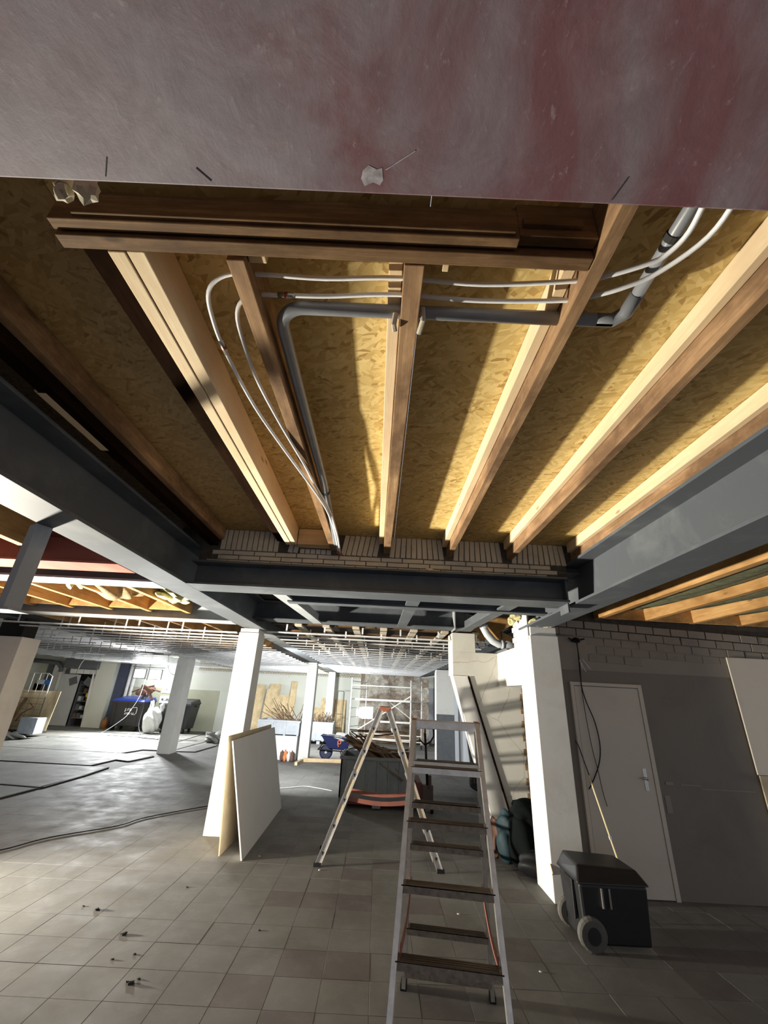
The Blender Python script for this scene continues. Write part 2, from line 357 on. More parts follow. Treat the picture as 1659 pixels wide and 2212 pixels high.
# individual tiles: 0.32 m grid
tx0, tw, ty0, th = 0.04, 0.32, 3.82, 0.328
cells = []
for i in range(-19, 20):
    for j in range(-10, 50):
        x0 = tx0+i*tw; y0 = ty0+j*th
        if x0 < -5.85 or x0+tw > XR or y0 > YF: continue
        d = math.hypot(x0+tw/2, y0+th/2)
        xr = (x0+tw/2)/max(y0+th/2, 0.1)
        vis = y0 > 2.0 and -1.05 < xr < 0.95 and (y0 > 3.0 or xr < 0.9)
        cells.append(((0 if vis else 1), d, x0, y0))
cells.sort()
nbase = {}
rest = MB()
rr = random.Random(3)
g = 0.0012
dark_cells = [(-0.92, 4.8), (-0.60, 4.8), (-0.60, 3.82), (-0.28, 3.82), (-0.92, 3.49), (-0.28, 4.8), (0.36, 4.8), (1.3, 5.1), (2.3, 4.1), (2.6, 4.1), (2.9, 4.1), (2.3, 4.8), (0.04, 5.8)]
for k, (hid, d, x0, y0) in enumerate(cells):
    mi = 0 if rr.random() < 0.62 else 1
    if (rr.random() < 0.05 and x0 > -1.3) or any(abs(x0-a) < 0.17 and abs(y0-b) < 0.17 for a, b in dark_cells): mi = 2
    if k < 295:
        key = (mi, k % 4)
        if key not in nbase:
            hh = (-0.0006, 0.0, 0.0005, -0.0003)[k % 4]
            me = bpy.data.meshes.new('floor_tile')
            q = MB(); a = tw/2-g; b = th/2-g; e = 0.0012
            q.add([(-a,-b,-0.012),(a,-b,-0.012),(a,b,-0.012),(-a,b,-0.012),(-a,-b,hh-0.002),(a,-b,hh-0.002),(a,b,hh-0.002),(-a,b,hh-0.002),
                   (-a+e,-b+e,hh),(a-e,-b+e,hh),(a-e,b-e,hh),(-a+e,b-e,hh)],
                  [(0,1,5,4),(1,2,6,5),(2,3,7,6),(3,0,4,7),(4,5,9,8),(5,6,10,9),(6,7,11,10),(7,4,8,11),(8,9,10,11)])
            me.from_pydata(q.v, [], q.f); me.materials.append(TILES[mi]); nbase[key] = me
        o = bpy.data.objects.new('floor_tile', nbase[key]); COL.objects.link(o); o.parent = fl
        o.location = (x0+tw/2, y0+th/2, 0)
    else:
        rest.mi = mi; rest.box(x0+g, x0+tw-g, y0+g, y0+th-g, -0.012, rr.choice((-0.0005, 0, 0.0003)))
obj('distant_floor_tiles', rest, TILES, fl, kind='stuff')
# rough screed slabs left of the tiles, each with its own dark joint
scr = MB()
def slab(name, pts, z=0.012):
    obj(name, MB().prism([(x, y, -0.012) for x, y in pts], (0,0,z+0.012)), SCREED, fl)
slab('screed_slab', [(-15,-2.5),(-5.86,-2.5),(-5.86,7.8),(-15,7.8)])
slab('screed_slab', [(-15,7.83),(-5.86,7.83),(-5.79,8.68),(-6.6,8.78),(-15,9.0)])
slab('screed_slab', [(-15,9.04),(-6.6,8.82),(-5.86,8.74),(-5.82,9.78),(-5.9,10.9),(-15,11.0)])
slab('screed_slab', [(-15,11.04),(-6.38,11.02),(-6.34,11.9),(-6.0,11.8),(-5.9,12.9),(-6.8,13.0),(-15,13.2)])
slab('screed_slab', [(-15,13.25),(-6.8,13.06),(-6.67,13.84),(-5.9,13.9),(-5.9,15.7),(-15,15.9)])
slab('screed_slab', [(-15,15.95),(-5.9,15.76),(-5.9,20.0),(-15,20.0)])
def strip(pts, w=0.05):
    for a, b in zip(pts, pts[1:]):
        obj('joint_strip', MB().bar((a[0], a[1], 0.012), (b[0], b[1], 0.012), w, 0.02), DARKJ, fl)
strip([(-5.83,7.7),(-5.80,8.6)]); strip([(-6.58,8.78),(-5.76,8.68),(-5.78,9.78),(-5.89,10.85)], 0.045)
strip([(-8.45,11.03),(-6.37,10.98),(-6.34,11.92),(-5.95,11.78),(-5.81,12.73)]); strip([(-6.8,13.03),(-6.67,13.84),(-6.15,13.86)])
strip([(-5.71,13.84),(-5.21,13.93),(-5.16,15.72)], 0.04); strip([(-6.64,16.06),(-6.88,19.08)], 0.05); strip([(-10.6,9.1),(-8.8,9.15)], 0.08)
strip([(-9.5,16.9),(-6.2,16.6)], 0.05); strip([(-13,17.9),(-8,17.7)], 0.08)

# ceilings: slab over everything, OSB over the near bay
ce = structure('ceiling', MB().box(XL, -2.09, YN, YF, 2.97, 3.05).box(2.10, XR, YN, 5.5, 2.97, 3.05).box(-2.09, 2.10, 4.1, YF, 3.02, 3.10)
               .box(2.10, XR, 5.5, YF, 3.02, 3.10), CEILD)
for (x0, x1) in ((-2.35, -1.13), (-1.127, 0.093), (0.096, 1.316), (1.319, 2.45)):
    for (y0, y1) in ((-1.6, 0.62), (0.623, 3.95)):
        obj('osb_sheet', MB().box(x0, x1, y0, y1, 3.18, 3.198), OSB_SHADED if x0 < -2 else OSB, ce)

# ---- walls
wb = structure('wall_back', MB().box(XL, XR, YF, YF+0.2, 0, 3.2), WALLG)
obj('sage_dado', MB().box(-11.0, -6.9, YF-0.012, YF, 0, 1.62), DADO, wb)
obj('upper_band', MB().box(-11.0, -4.0, YF-0.02, YF, 2.30, 2.40), WHITE, wb)
obj('bare_brick_band', MB().box(-8.0, -0.7, YF-0.03, YF, 2.42, 2.86).box(-13.2, -10.9, YF-0.03, YF, 2.55, 2.95), BRICKB, wb)
obj('stripped_masonry', MB().box(-0.75, 1.9, YF-0.06, YF, 0, 3.0), RUIN, wb)
obj('blue_grey_dado', MB().box(2.15, XR, YF-0.02, YF, 0, 2.15), BLUEG, wb)
wl = structure('wall_left', MB().box(XL-0.2, XL, YN, YF+0.2, 0, 3.2), WALLG)
YW = 5.36
wr = structure('wall_right', MB().box(1.98, XR, YW, YW+0.28, 0, 2.55), TAUPE)
obj('lighter_plaster_band', MB().box(2.10, 4.3, YW-0.006, YW, 2.145, 2.47), TAUPEL, wr)
obj('mortar_bed', MB().hexa([(1.98,YW+0.01,2.46),(XR,YW+0.01,2.32),(XR,YW+0.28,2.32),(1.98,YW+0.28,2.46)],
                            [(1.98,YW+0.01,2.98),(XR,YW+0.01,2.98),(XR,YW+0.28,2.98),(1.98,YW+0.28,2.98)]), MORTAR, wr)
bmesh_b = bpy.data.meshes.new('brick')
q = MB(); e = 0.006
def brickmesh(name, lx, lz, ly, mat, e=0.005):
    q = MB(); a, b, c = lx/2, ly/2, lz/2
    q.add([(-a,b,-c),(a,b,-c),(a,b,c),(-a,b,c),(-a,-b+e,-c),(a,-b+e,-c),(a,-b+e,c),(-a,-b+e,c),(-a+e,-b,-c+e),(a-e,-b,-c+e),(a-e,-b,c-e),(-a+e,-b,c-e)],
          [(0,3,2,1),(0,1,5,4),(1,2,6,5),(2,3,7,6),(3,0,4,7),(4,5,9,8),(5,6,10,9),(6,7,11,10),(7,4,8,11),(8,9,10,11)])
    me = bpy.data.meshes.new(name); me.from_pydata(q.v, [], q.f); me.materials.append(mat); return me
def put(me, name, loc, parent, ry=0):
    o = bpy.data.objects.new(name, me); COL.objects.link(o); o.parent = parent; o.location = Vector(loc)-org(parent); o.rotation_euler = (0, ry, 0); return o
WALLBRICK = painted('taupe_painted_block', (0.27, 0.24, 0.20), (0.18, 0.155, 0.13), sc=5)
BR_W = brickmesh('brick', 0.205, 0.086, 0.05, WALLBRICK, 0.003)
tl = math.radians(2.3)
for r in range(5):
    for i in range(16):
        x = 2.02+i*0.216+(0.108 if r % 2 else 0); z = 2.705-r*0.098-(x-2.1)*math.tan(tl)
        if r == 0 and False: continue
        if x < 2.1 or x > 5.4 or (r == 4 and x > 3.2) or (r >= 2 and 2.2 < x < 2.62 and z < 2.56): continue
        put(BR_W, 'brick', (x+rr.uniform(-.002,.002), YW+0.012+rr.uniform(-.004,.003), z), wr, tl)
obj('plaster_patch', MB().box(2.20, 2.58, YW-0.012, YW+0.02, 2.425, 2.53), TAUPEL, wr)
obj('plaster_patch', MB().box(2.60, 2.80, YW-0.010, YW+0.02, 2.44, 2.49), TAUPEL, wr)

# ================================================================== STEEL BEAMS
def hbeam_y(name, x0, x1, y0, y1, z0, z1, mat, label, tf=0.022, tw_=0.014, matb=None):
    t = thing(name, label, 'steel beam', ((x0+x1)/2, (y0+y1)/2, z0))
    xc = (x0+x1)/2
    obj('bottom_flange', MB().box(x0, x1, y0, y1, z0, z0+tf), matb or mat, t, bevel=0.002)
    obj('top_flange', MB().box(x0, x1, y0, y1, z1-tf, z1), mat, t, bevel=0.002)
    obj('web', MB().box(xc-tw_/2, xc+tw_/2, y0, y1, z0+tf, z1-tf), mat, t)
    return t
def hbeam_x(name, x0, x1, y0, y1, z0, z1, mat, label, tf=0.02, tw_=0.012, matb=None):
    t = thing(name, label, 'steel beam', ((x0+x1)/2, (y0+y1)/2, z0))
    yc = (y0+y1)/2
    obj('bottom_flange', MB().box(x0, x1, y0, y1, z0, z0+tf), matb or mat, t, bevel=0.002)
    obj('top_flange', MB().box(x0, x1, y0, y1, z1-tf, z1), mat, t, bevel=0.002)
    obj('web', MB().box(x0, x1, yc-tw_/2, yc+tw_/2, z0+tf, z1-tf), mat, t)
    return t
LB = hbeam_y('steel_beam', -2.08, -1.78, -1.2, 6.72, 2.6, 3.0, STEEL, 'dark grey primed steel beam on the left, running back onto the white column with the leaning boards')
RB = hbeam_y('steel_beam', 1.77, 2.07, -1.2, 5.48, 2.6, 3.0, STEEL, 'grey primed steel beam on the right, running back onto the white column by the door')
CB = hbeam_x('steel_beam', -1.779, 1.70, 3.74, 4.04, 2.6, 2.83, STEEL, 'dark cross beam carrying the brick course, between the two long grey beams')
obj('stiffener_plate', MB().box(1.70, 1.715, 3.80, 3.98, 2.52, 2.83), STEEL, CB)
hbeam_x('steel_beam', -0.98, 1.72, 4.34, 4.46, 2.6, 2.83, STEEL, 'narrow steel beam just behind the cross beam, hung on short steel cross pieces')
BB = hbeam_x('steel_beam', -1.925, 1.40, 6.37, 6.65, 2.72, 3.0, STEEL, 'dark steel beam at the back of the opening, resting on the white boxed bulkhead')
obj('end_plate', MB().box(1.10, 1.115, 6.34, 6.66, 2.70, 3.0), STEELD, BB)
for x, lab in ((-0.98, 'leftmost'), (0.33, 'middle'), (1.28, 'rightmost')):
    mbs = MB().bar((x-0.02, 3.98, 2.61), (x+(-0.02 if x > 0 else 0.04), 6.37, 2.70), 0.13, 0.02)
    mbs.bar((x-0.02, 3.98, 2.68), (x+(-0.02 if x > 0 else 0.04), 6.37, 2.77), 0.012, 0.12)
    single('tie_beam', mbs, STEELD if x < 0 else STEEL, '%s of the three short steel members linking the cross beam to the rear beam' % lab, 'steel beam')
hbeam_y('steel_beam', -2.08, -1.80, 6.72, YF, 2.6, 2.86, STEEL, 'long grey steel beam running on from the leaning-board column to the back wall', matb=STEELD)  # bottom flange paler, lamp light put into its colour
hbeam_y('steel_beam', 1.83, 2.08, 6.9, YF, 2.6, 2.86, STEEL, 'steel beam over the far right columns behind the bulkhead')
hbeam_y('steel_beam', -6.05, -5.75, -1.0, YF, 2.6, 2.86, STEEL, 'far left steel beam studded with small pale clamps, over the slender white column')
for y in (7.0, 7.6, 8.4, 9.4, 10.2, 11.2, 12.3, 14.5, 15.5):
    single('beam_clamp', MB().box(-5.80, -5.72, y, y+0.06, 2.56, 2.60), WHITEP, 'small pale clamp under the far left steel beam', 'clamp', 'clamps along the far left beam')
hbeam_x('steel_beam', -7.5, -2.09, 3.20, 3.46, 2.6, 2.86, REDST, 'red primed steel beam left of the long dark beam, in front of the orange joists')
hbeam_x('steel_beam', -7.5, -2.09, 3.76, 4.02, 2.6, 2.86, STEEL, 'grey steel beam just behind the red one at left', matb=STEELD)  # underside light painted by the paler bottom flange
hbeam_x('steel_beam', -5.75, -2.09, 6.02, 6.24, 2.6, 2.86, STEELD, 'pale dusty steel beam where the orange joists meet the metal channel grid')
# stub in the corner on the right beam
hbeam_x('steel_beam', 1.55, 1.90, 3.86, 4.06, 2.90, 3.10, STEEL, 'short steel stub in front of the bricks at the right beam', tf=0.012)
# red primed beam overhead
CHIPM = plain('rubbed_primer', (0.34, 0.31, 0.33), 0.7, var=0.4, scale=60)
rb = thing('red_primed_beam', 'dusty red primed steel beam across the top, right overhead', 'steel beam', (0, 0.3, 2.6))
obj('bottom_flange', MB().box(-1.79, 1.78, 0.12, 0.47, 2.60, 2.625), REDB, rb, bevel=0.003)
obj('web', MB().box(-1.79, 1.78, 0.29, 0.305, 2.625, 3.0), REDB, rb)
obj('top_flange', MB().box(-1.79, 1.78, 0.12, 0.47, 3.0, 3.02), REDB, rb)
obj('chipped_patch', MB().prism([(-0.070,0.432,2.5995),(-0.060,0.424,2.5995),(-0.045,0.430,2.5995),(-0.036,0.427,2.5995),(-0.034,0.446,2.5995),(-0.040,0.455,2.5995),(-0.052,0.450,2.5995),(-0.068,0.457,2.5995),(-0.074,0.445,2.5995)], (0,0,0.0008)), CHIPM, rb)
for x0, y0, x1, y1 in ((-0.525, 0.43, -0.545, 0.46), (-0.35, 0.46, -0.37, 0.44), (0.385, 0.462, 0.395, 0.425), (0.02, 0.40, -0.03, 0.43)):
    obj('scratch', MB().bar((x0, y0, 2.5996), (x1, y1, 2.5996), 0.0016, 0.001), DARKJ if x0 != 0.02 else CHIPM, rb)

# ================================================================== COLUMNS
def column(x0, x1, y0, y1, z1, label, mat=WHITE, cap=0.06, name='column'):
    t = thing(name, label, 'column', ((x0+x1)/2, (y0+y1)/2, 0))
    obj('shaft', MB().box(x0, x1, y0, y1, 0, z1-cap), mat, t, bevel=0.004)
    if cap: obj('head', MB().box(x0+0.012, x1-0.012, y0+0.012, y1-0.012, z1-cap, z1), mat, t, bevel=0.002)
    return t
column(-2.15, -1.85, 6.60, 6.96, 2.6, 'thick white column with two boards leaning on it')
c1 = column(1.80, 2.13, 5.15, 5.62, 2.6, 'white column in front of the taupe wall, beside the black wheeled toolbox', cap=0.10)
obj('torn_lining_flap', MB().prism([(1.797,5.18,0.30),(1.790,5.15,0.31),(1.80,5.13,0.24),(1.797,5.15,0.22)], (0.004,0,0)), BOARDT, c1)
obj('raised_side_board', MB().box(1.79, 1.80, 5.20, 5.62, 2.45, 2.78), WHITE, c1)
column(-6.03, -5.68, 13.33, 13.78, 2.56, 'slender white column in front of the black bins')
column(-2.14, -1.86, 13.47, 13.82, 2.58, 'white column right of the pale grey crate on a white box')
column(-2.10, -1.80, 18.9, 19.3, 2.58, 'farthest white column by the back wall, behind the wire trolley')
c5 = column(1.82, 2.36, 14.0, 14.4, 2.58, 'wide white column with a blue grey foot seen through the near ladder', name='column')
obj('blue_grey_foot', MB().box(1.822, 2.365, 13.994, 14.405, 0, 1.32), DGREY, c5)
column(1.84, 2.12, 18.7, 19.2, 2.5, 'flaking column at the back wall, right of the scaffold', mat=RUIN, cap=0)
c6 = thing('column', 'left edge column, beige cladding below exposed black steel', 'column', (-5.9, 6.95, 0))
obj('cladding', MB().box(-6.15, -5.64, 6.9, 7.3, 0, 2.34), WHITE, c6, bevel=0.004)
obj('steel_core', MB().box(-6.10, -5.69, 6.96, 6.98, 2.34, 2.62).box(-5.70, -5.68, 6.92, 7.2, 2.34, 2.62), BLACKM, c6)
obj('head_plate', MB().box(-6.3, -5.95, 6.85, 7.2, 2.60, 2.62), WHITEP, c6)
# hanging post under the left beam
hp = thing('hanging_post', 'grey square steel post hanging under the left beam, in front of the red beam', 'post', (-2.10, 2.40, 2.10))
mb = MB(); c = Vector((-2.10, 2.40)); 
pts = [(c.x+0.062*math.cos(a), c.y+0.062*math.sin(a), 2.10) for a in (PI/2+.3, PI+.3, 3*PI/2+.3, .3)]
obj('post_shaft', MB().prism(pts, (0,0,0.50)), STEELD, hp, bevel=0.004)
obj('foot_plate', MB().box(-2.20, -2.04, 2.33, 2.48, 2.088, 2.10), STEELD, hp)

# bulkhead and flared buttress between column and back
bk = thing('boxed_bulkhead', 'white stepped bulkhead box between the right column and the rear beam', 'bulkhead', (1.45, 6.9, 2.0))
obj('front_panel', MB().box(1.12, 1.80, 6.68, 6.72, 2.085, 2.42), CREAM, bk, bevel=0.003)
obj('upstand', MB().box(1.12, 1.47, 6.68, 7.10, 2.42, 2.70), CREAM, bk, bevel=0.003)
obj('body', MB().box(1.12, 1.80, 6.72, 7.10, 2.085, 2.42), WHITE, bk, bevel=0.003)
obj('return_panel', MB().box(1.80, 2.0, 5.62, 6.72, 1.955, 2.42), WHITE, bk, bevel=0.003)
BW = bpy.data.meshes.new('x')
for r in range(5):
    for i in range(2):
        y = 5.66+i*0.115+(0.055 if r % 2 else 0)
        obj('brick', MB().box(1.825, 1.93, y+0.004, y+0.108, 2.425+r*0.068, 2.487+r*0.068), WHITE, bk, bevel=0.003)
bt = thing('sloping_wall_panel', 'cream cracked wall with a sloping left edge, under the white bulkhead', 'wall panel', (1.7, 6.75, 0))
yb = 6.70
obj('masonry_face', MB().prism([(1.37,yb,2.085),(1.80,yb,2.085),(1.80,yb,1.97),(2.16,yb,1.97),(2.16,yb,0),(1.97,yb,0)], (0,0.25,0)), CREAM, bt)
obj('edge_board', MB().prism([(1.12,yb-0.005,2.08),(1.345,yb-0.005,2.08),(1.955,yb-0.005,0.0),(1.70,yb-0.005,0.0)], (0,0.28,0)), WHITE, bt, bevel=0.003)
obj('dark_batten', MB().bar((1.352,yb-0.012,2.07),(1.965,yb-0.012,0.0),0.024,0.03,(0,1,0)), DARKW, bt)
for k in range(22):
    obj('toothed_brick', MB().box(2.10+(0.03 if k % 2 else 0), 2.18+(0.03 if k % 2 else 0), yb-0.02, yb+0.1, 0.02+k*0.088, 0.10+k*0.088), SCRAP, bt)
obj('dark_reveal', MB().box(2.12, 2.4, yb+0.05, yb+0.25, 0, 2.0), MORTAR, bt)
rw = structure('wall_return', MB().box(2.55, 2.65, 5.66, YF, 0, 3.0), BLUEG)
# mineral wool tufts
single('insulation_tuft', MB().blob((1.98,5.12,2.655),(0.10,0.05,0.05),5,3,0.35).blob((1.86,5.10,2.645),(0.07,0.05,0.04),6,3,0.35), WOOL, 'yellow mineral wool stuffed beneath the right beam end', 'insulation')
single('insulation_tuft', MB().blob((1.72,5.40,2.80),(0.07,0.07,0.07),8,3,0.45).blob((1.70,5.5,2.73),(0.05,0.05,0.05),9,3,0.4), WOOL, 'ragged yellow mineral wool sticking up beside the right column top', 'insulation')
# waste pipe with elbow above the bulkhead
wp = thing('waste_pipe', 'grey waste pipe with bends above the white bulkhead', 'pipe', (1.6, 6.5, 2.45))
obj('pipe_run', MB().tube([(1.33,6.55,2.98),(1.37,6.5,2.92),(1.44,6.45,2.88),(1.52,6.42,2.82),(1.56,6.42,2.74),(1.60,6.42,2.66),(1.68,6.42,2.57),(1.76,6.42,2.53),(1.86,6.42,2.53)], 0.055, 14), CRATEL, wp, smooth=True)
obj('pipe_collar', MB().tube([(1.55,6.42,2.80),(1.555,6.42,2.75)], 0.063, 14), CRATEL, wp, smooth=True)
obj('pipe_collar', MB().tube([(1.80,6.42,2.53),(1.84,6.42,2.53)], 0.064, 14), CRATEL, wp, smooth=True)
obj('pipe_end', MB().tube([(1.84,6.42,2.53),(2.05,6.42,2.53)], 0.056, 14), PIPEG, wp, smooth=True)
for k, (a, b) in enumerate((((1.55,6.9,2.70),(2.1,6.9,3.0)), ((1.45,6.95,2.9),(2.1,6.9,2.6)))):
    single('loose_plank', MB().bar(a, b, 0.02, 0.22, (0,0.2,1)), ORANGE, ('upper' if k else 'lower')+' orange timber plank behind the bent waste pipe', 'plank')
single('loose_batten', MB().bar((1.60,6.6,2.86),(1.80,6.55,2.60),0.03,0.02), ORANGE, 'thin batten leaning between the waste pipe and orange planks', 'batten')
single('cable_tangle', MB().tube([(1.48+0.05*math.sin(k*1.9),6.35+0.05*math.cos(k*2.3),2.93-0.012*k+0.02*math.sin(k*3)) for k in range(14)],0.008,6).blob((1.44,6.42,2.93),(0.09,0.06,0.05),4,2,0.5), BLACKF, 'dark tangle of cable on top of the bent waste pipe', 'cable')

# ================================================================== BRICK LINTEL ABOVE THE CROSS BEAM
ln = thing('brick_lintel', 'grey brick band above the dark cross beam, upright bricks over flat courses', 'brickwork', (0, 3.9, 2.83))
obj('mortar_core', MB().box(-1.77, 1.76, 3.862, 3.95, 2.83, 3.178).box(-2.0, -1.77, 3.87, 3.95, 3.0, 3.178).box(1.76, 2.2, 3.87, 3.95, 3.0, 3.178), MORTAR, ln)
BR_S = brickmesh('flat_brick', 0.196, 0.040, 0.09, GREYBRICK, 0.004)
for r in range(3):
    for i in range(19):
        x = -1.80+i*0.204+(0.1 if r % 2 else 0)+(0.04 if r == 2 else 0)
        if x > 1.66 or x < -1.67: continue
        put(BR_S, 'brick', (x, 3.898+rr.uniform(-.003,.003), 2.853+r*0.0465), ln, rr.uniform(-.01,.01))
BR_V = brickmesh('upright_brick', 0.045, 0.205, 0.09, GREYBRICK, 0.004)
BR_H = brickmesh('short_brick', 0.045, 0.05, 0.09, GREYBRICK, 0.004)
for i in range(69):
    x = -1.72+i*0.0515
    if x > 1.76: continue
    lean = math.radians(0 if x < -0.9 else (9 if x < 0 else (6-14*((x % 0.6)/0.6))))
    if -0.84 < x < -0.50: put(BR_H, 'brick', (x, 3.898, 2.996), ln); continue
    if any(abs(x-j) < 0.055 for j in (-0.97, -0.48, 0.02, 0.62, 1.21)): continue
    if -1.75 < x < -1.60: continue
    put(BR_V, 'brick', (x, 3.898+rr.uniform(-.004,.004), 3.076), ln, lean)
for x, y, s_ in ((0.42, 3.80, 0.022), (0.48, 3.80, 0.014), (0.37, 3.82, 0.014), (1.05, 3.80, 0.012)):
    single('mortar_lump', MB().blob((x, y, 2.83+s_*0.6), (s_*1.5, s_, s_), int(x*100), 2, 0.4), FOAM, 'pale mortar crumb lying on the dark cross beam', 'rubble', 'mortar crumbs on the cross beam')

# ================================================================== JOISTS OF THE NEAR BAY
ZT = 3.178
def joist(label, parts, name='floor_joist'):
    x = sum(p[1] for p in parts)/len(parts)
    t = thing(name, label, 'joist', (x, 2.3, 3.0))
    for nm, xa, xb, xa2, xb2, ya, yb_, z0, m in parts:
        obj(nm, MB().hexa([(xa,ya,z0),(xb,ya,z0),(xb2,yb_,z0),(xa2,yb_,z0)], [(xa,ya,ZT),(xb,ya,ZT),(xb2,yb_,ZT),(xa2,yb_,ZT)]), m, t, bevel=0.003)
    return t
YJ = 3.83
joist('brown joist with the grey pipe running along its right side', [('old_timber', -0.55,-0.492,-0.512,-0.455, 0.90, YJ, 3.0, OLD)])
joist('brown joist with a pale pine strip on its left, middle of the bay', [('old_timber', 0.020,0.085,-0.006,0.057, 0.89, YJ, 3.0, OLD), ('pine_sister', -0.030,0.018,-0.052,-0.008, 0.90, YJ-0.03, 3.085, PINE)])
joist('brown joist with pine strip, passing the right end of the timber header', [('old_timber', 0.600,0.650,0.600,0.650, -1.2, YJ, 3.0, OLD), ('pine_sister', 0.556,0.598,0.556,0.598, 0.90, YJ-0.03, 3.085, PINE)])
joist('brown joist with a bright pine strip, second from the right steel beam', [('old_timber', 1.190,1.240,1.180,1.232, -1.2, YJ, 3.0, OLD), ('pine_sister', 1.146,1.188,1.150,1.178, -1.2, YJ-0.03, 3.09, PINE)])
joist('brown joist with pine strip, resting on the right steel beam', [('old_timber', 1.800,1.850,1.800,1.850, -1.2, YJ, 3.01, OLD), ('pine_sister', 1.755,1.798,1.760,1.798, -1.2, YJ-0.03, 3.09, PINE)])
joist('pair of clean pale pine joists side by side', [('left_pine', -0.925,-0.870,-0.918,-0.868, 0.89, 3.70, 3.0, PINE), ('right_pine', -0.866,-0.808,-0.864,-0.822, 0.89, 3.70, 3.004, PINE)])
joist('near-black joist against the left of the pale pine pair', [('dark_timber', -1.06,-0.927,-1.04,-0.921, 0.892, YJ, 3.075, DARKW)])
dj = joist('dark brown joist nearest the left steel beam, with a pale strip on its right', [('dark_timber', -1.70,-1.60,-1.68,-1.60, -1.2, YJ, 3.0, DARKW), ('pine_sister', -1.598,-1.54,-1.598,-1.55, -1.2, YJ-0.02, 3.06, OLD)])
obj('lit_patch', MB().hexa([(-1.715,1.62,3.01),(-1.70,1.62,2.999),(-1.695,2.13,2.999),(-1.71,2.13,3.01)], [(-1.715,1.62,3.06),(-1.70,1.62,3.06),(-1.695,2.13,3.06),(-1.71,2.13,3.06)]), PINE, dj)  # lit piece of the dark joist, painted as pale wood
obj('lit_patch', MB().box(-1.70,-1.655,1.62,2.13,2.9985,3.0), PINE, dj)  # same patch of light painted on the underside
# header
hd = thing('timber_header', 'doubled brown timber header across the near ends of the joists', 'timber beam', (-0.2, 0.84, 3.0))
obj('rear_timber', MB().box(-1.06, 0.598, 0.842, 0.886, 3.0, ZT), OLDX, hd, bevel=0.003)
obj('front_timber', MB().box(-1.06, 0.36, 0.80, 0.835, 3.012, ZT-0.03), OLDX, hd, bevel=0.003)
obj('front_timber', MB().box(0.36, 0.598, 0.80, 0.835, 3.03, ZT), OLDX, hd, bevel=0.003)
obj('ledger_batten', MB().box(-0.98, 0.345, 0.785, 0.80, 3.02, 3.04), OLDX, hd, bevel=0.002)
obj('filler_block', MB().box(0.37, 0.55, 0.785, 0.80, 3.06, 3.09), OLDX, hd, bevel=0.002)
single('pine_block', MB().box(-0.488,-0.43,0.888,0.93,3.03,3.17), PINEX, 'small pale wood block beside the head of the pipe-side joist', 'block', bevel=0.003)
single('pine_block', MB().box(0.145,0.165,0.888,0.93,3.03,3.17), PINEX, 'small pale wood block right of the middle joist head', 'block', bevel=0.002)
single('trimmer_board', MB().box(-0.822,-0.515,3.72,3.83,3.02,3.175), PINEX, 'pale pine trimmer between pine pair and pipe-side joist at the wall', 'board', bevel=0.003)
# foam drips
single('foam_drip', MB().tube([(-0.80,0.60,2.90),(-0.795,0.60,2.84),(-0.79,0.60,2.80)],0.012,8,radii=[0.008,0.012,0.02]).blob((-0.79,0.60,2.79),(0.02,0.018,0.022),3,2,0.3).blob((-0.735,0.60,2.80),(0.025,0.02,0.03),7,2,0.35).tube([(-0.745,0.60,2.92),(-0.735,0.60,2.82)],0.01,8), FOAM, 'two blobs of pale foam hanging behind the red beam at left', 'foam')
single('foam_bead', MB().tube([(0.0,1.10,3.03),(-0.005,1.12,2.995),(0.0,1.14,2.985)],0.01,8), FOAM, 'pale foam bead left of the middle joist at the grey pipe', 'foam')
single('foam_bead', MB().tube([(0.095,1.08,3.04),(0.10,1.10,3.0),(0.09,1.15,2.99)],0.01,8), FOAM, 'pale foam bead right of the middle joist at the grey pipe', 'foam')

# ================================================================== PIPES AND TUBES
def arc(c, r, a0, a1, z, n=6): return [(c[0]+r*math.cos(a0+(a1-a0)*k/n), c[1]+r*math.sin(a0+(a1-a0)*k/n), z) for k in range(n+1)]
zp = 3.06
gp = thing('grey_drain_pipe', 'grey plastic drain pipe crossing the joists and bending back along one', 'pipe', (0, 1.12, 3.03))
obj('long_run', MB().tube([(0.80,1.115,zp),(-0.33,1.12,zp)]+arc((-0.34,1.22),0.10,-PI/2,-PI,zp,7)+[(-0.44,1.5,zp),(-0.43,2.5,zp-0.01),(-0.452,3.8,zp-0.05)], 0.025, 14), PIPEG, gp, smooth=True)
obj('elbow', MB().tube([(0.74,1.115,zp),(0.80,1.113,zp),(0.832,1.08,zp),(0.832,1.0,zp)], 0.025, 14), PIPEG, gp, smooth=True)
obj('short_run', MB().tube([(0.832,1.02,zp),(0.832,0.78,zp+0.01),(0.832,0.2,zp+0.02)], 0.021, 14), PIPEG, gp, smooth=True)
obj('pipe_clip', MB().tube([(-0.432,2.62,zp-0.012),(-0.432,2.65,zp-0.012)],0.029,12), DARKJ, gp)
obj('pipe_clip', MB().tube([(0.832,0.80,zp+.01),(0.832,0.82,zp+.01)],0.025,12), DARKJ, gp)
zt = 3.065
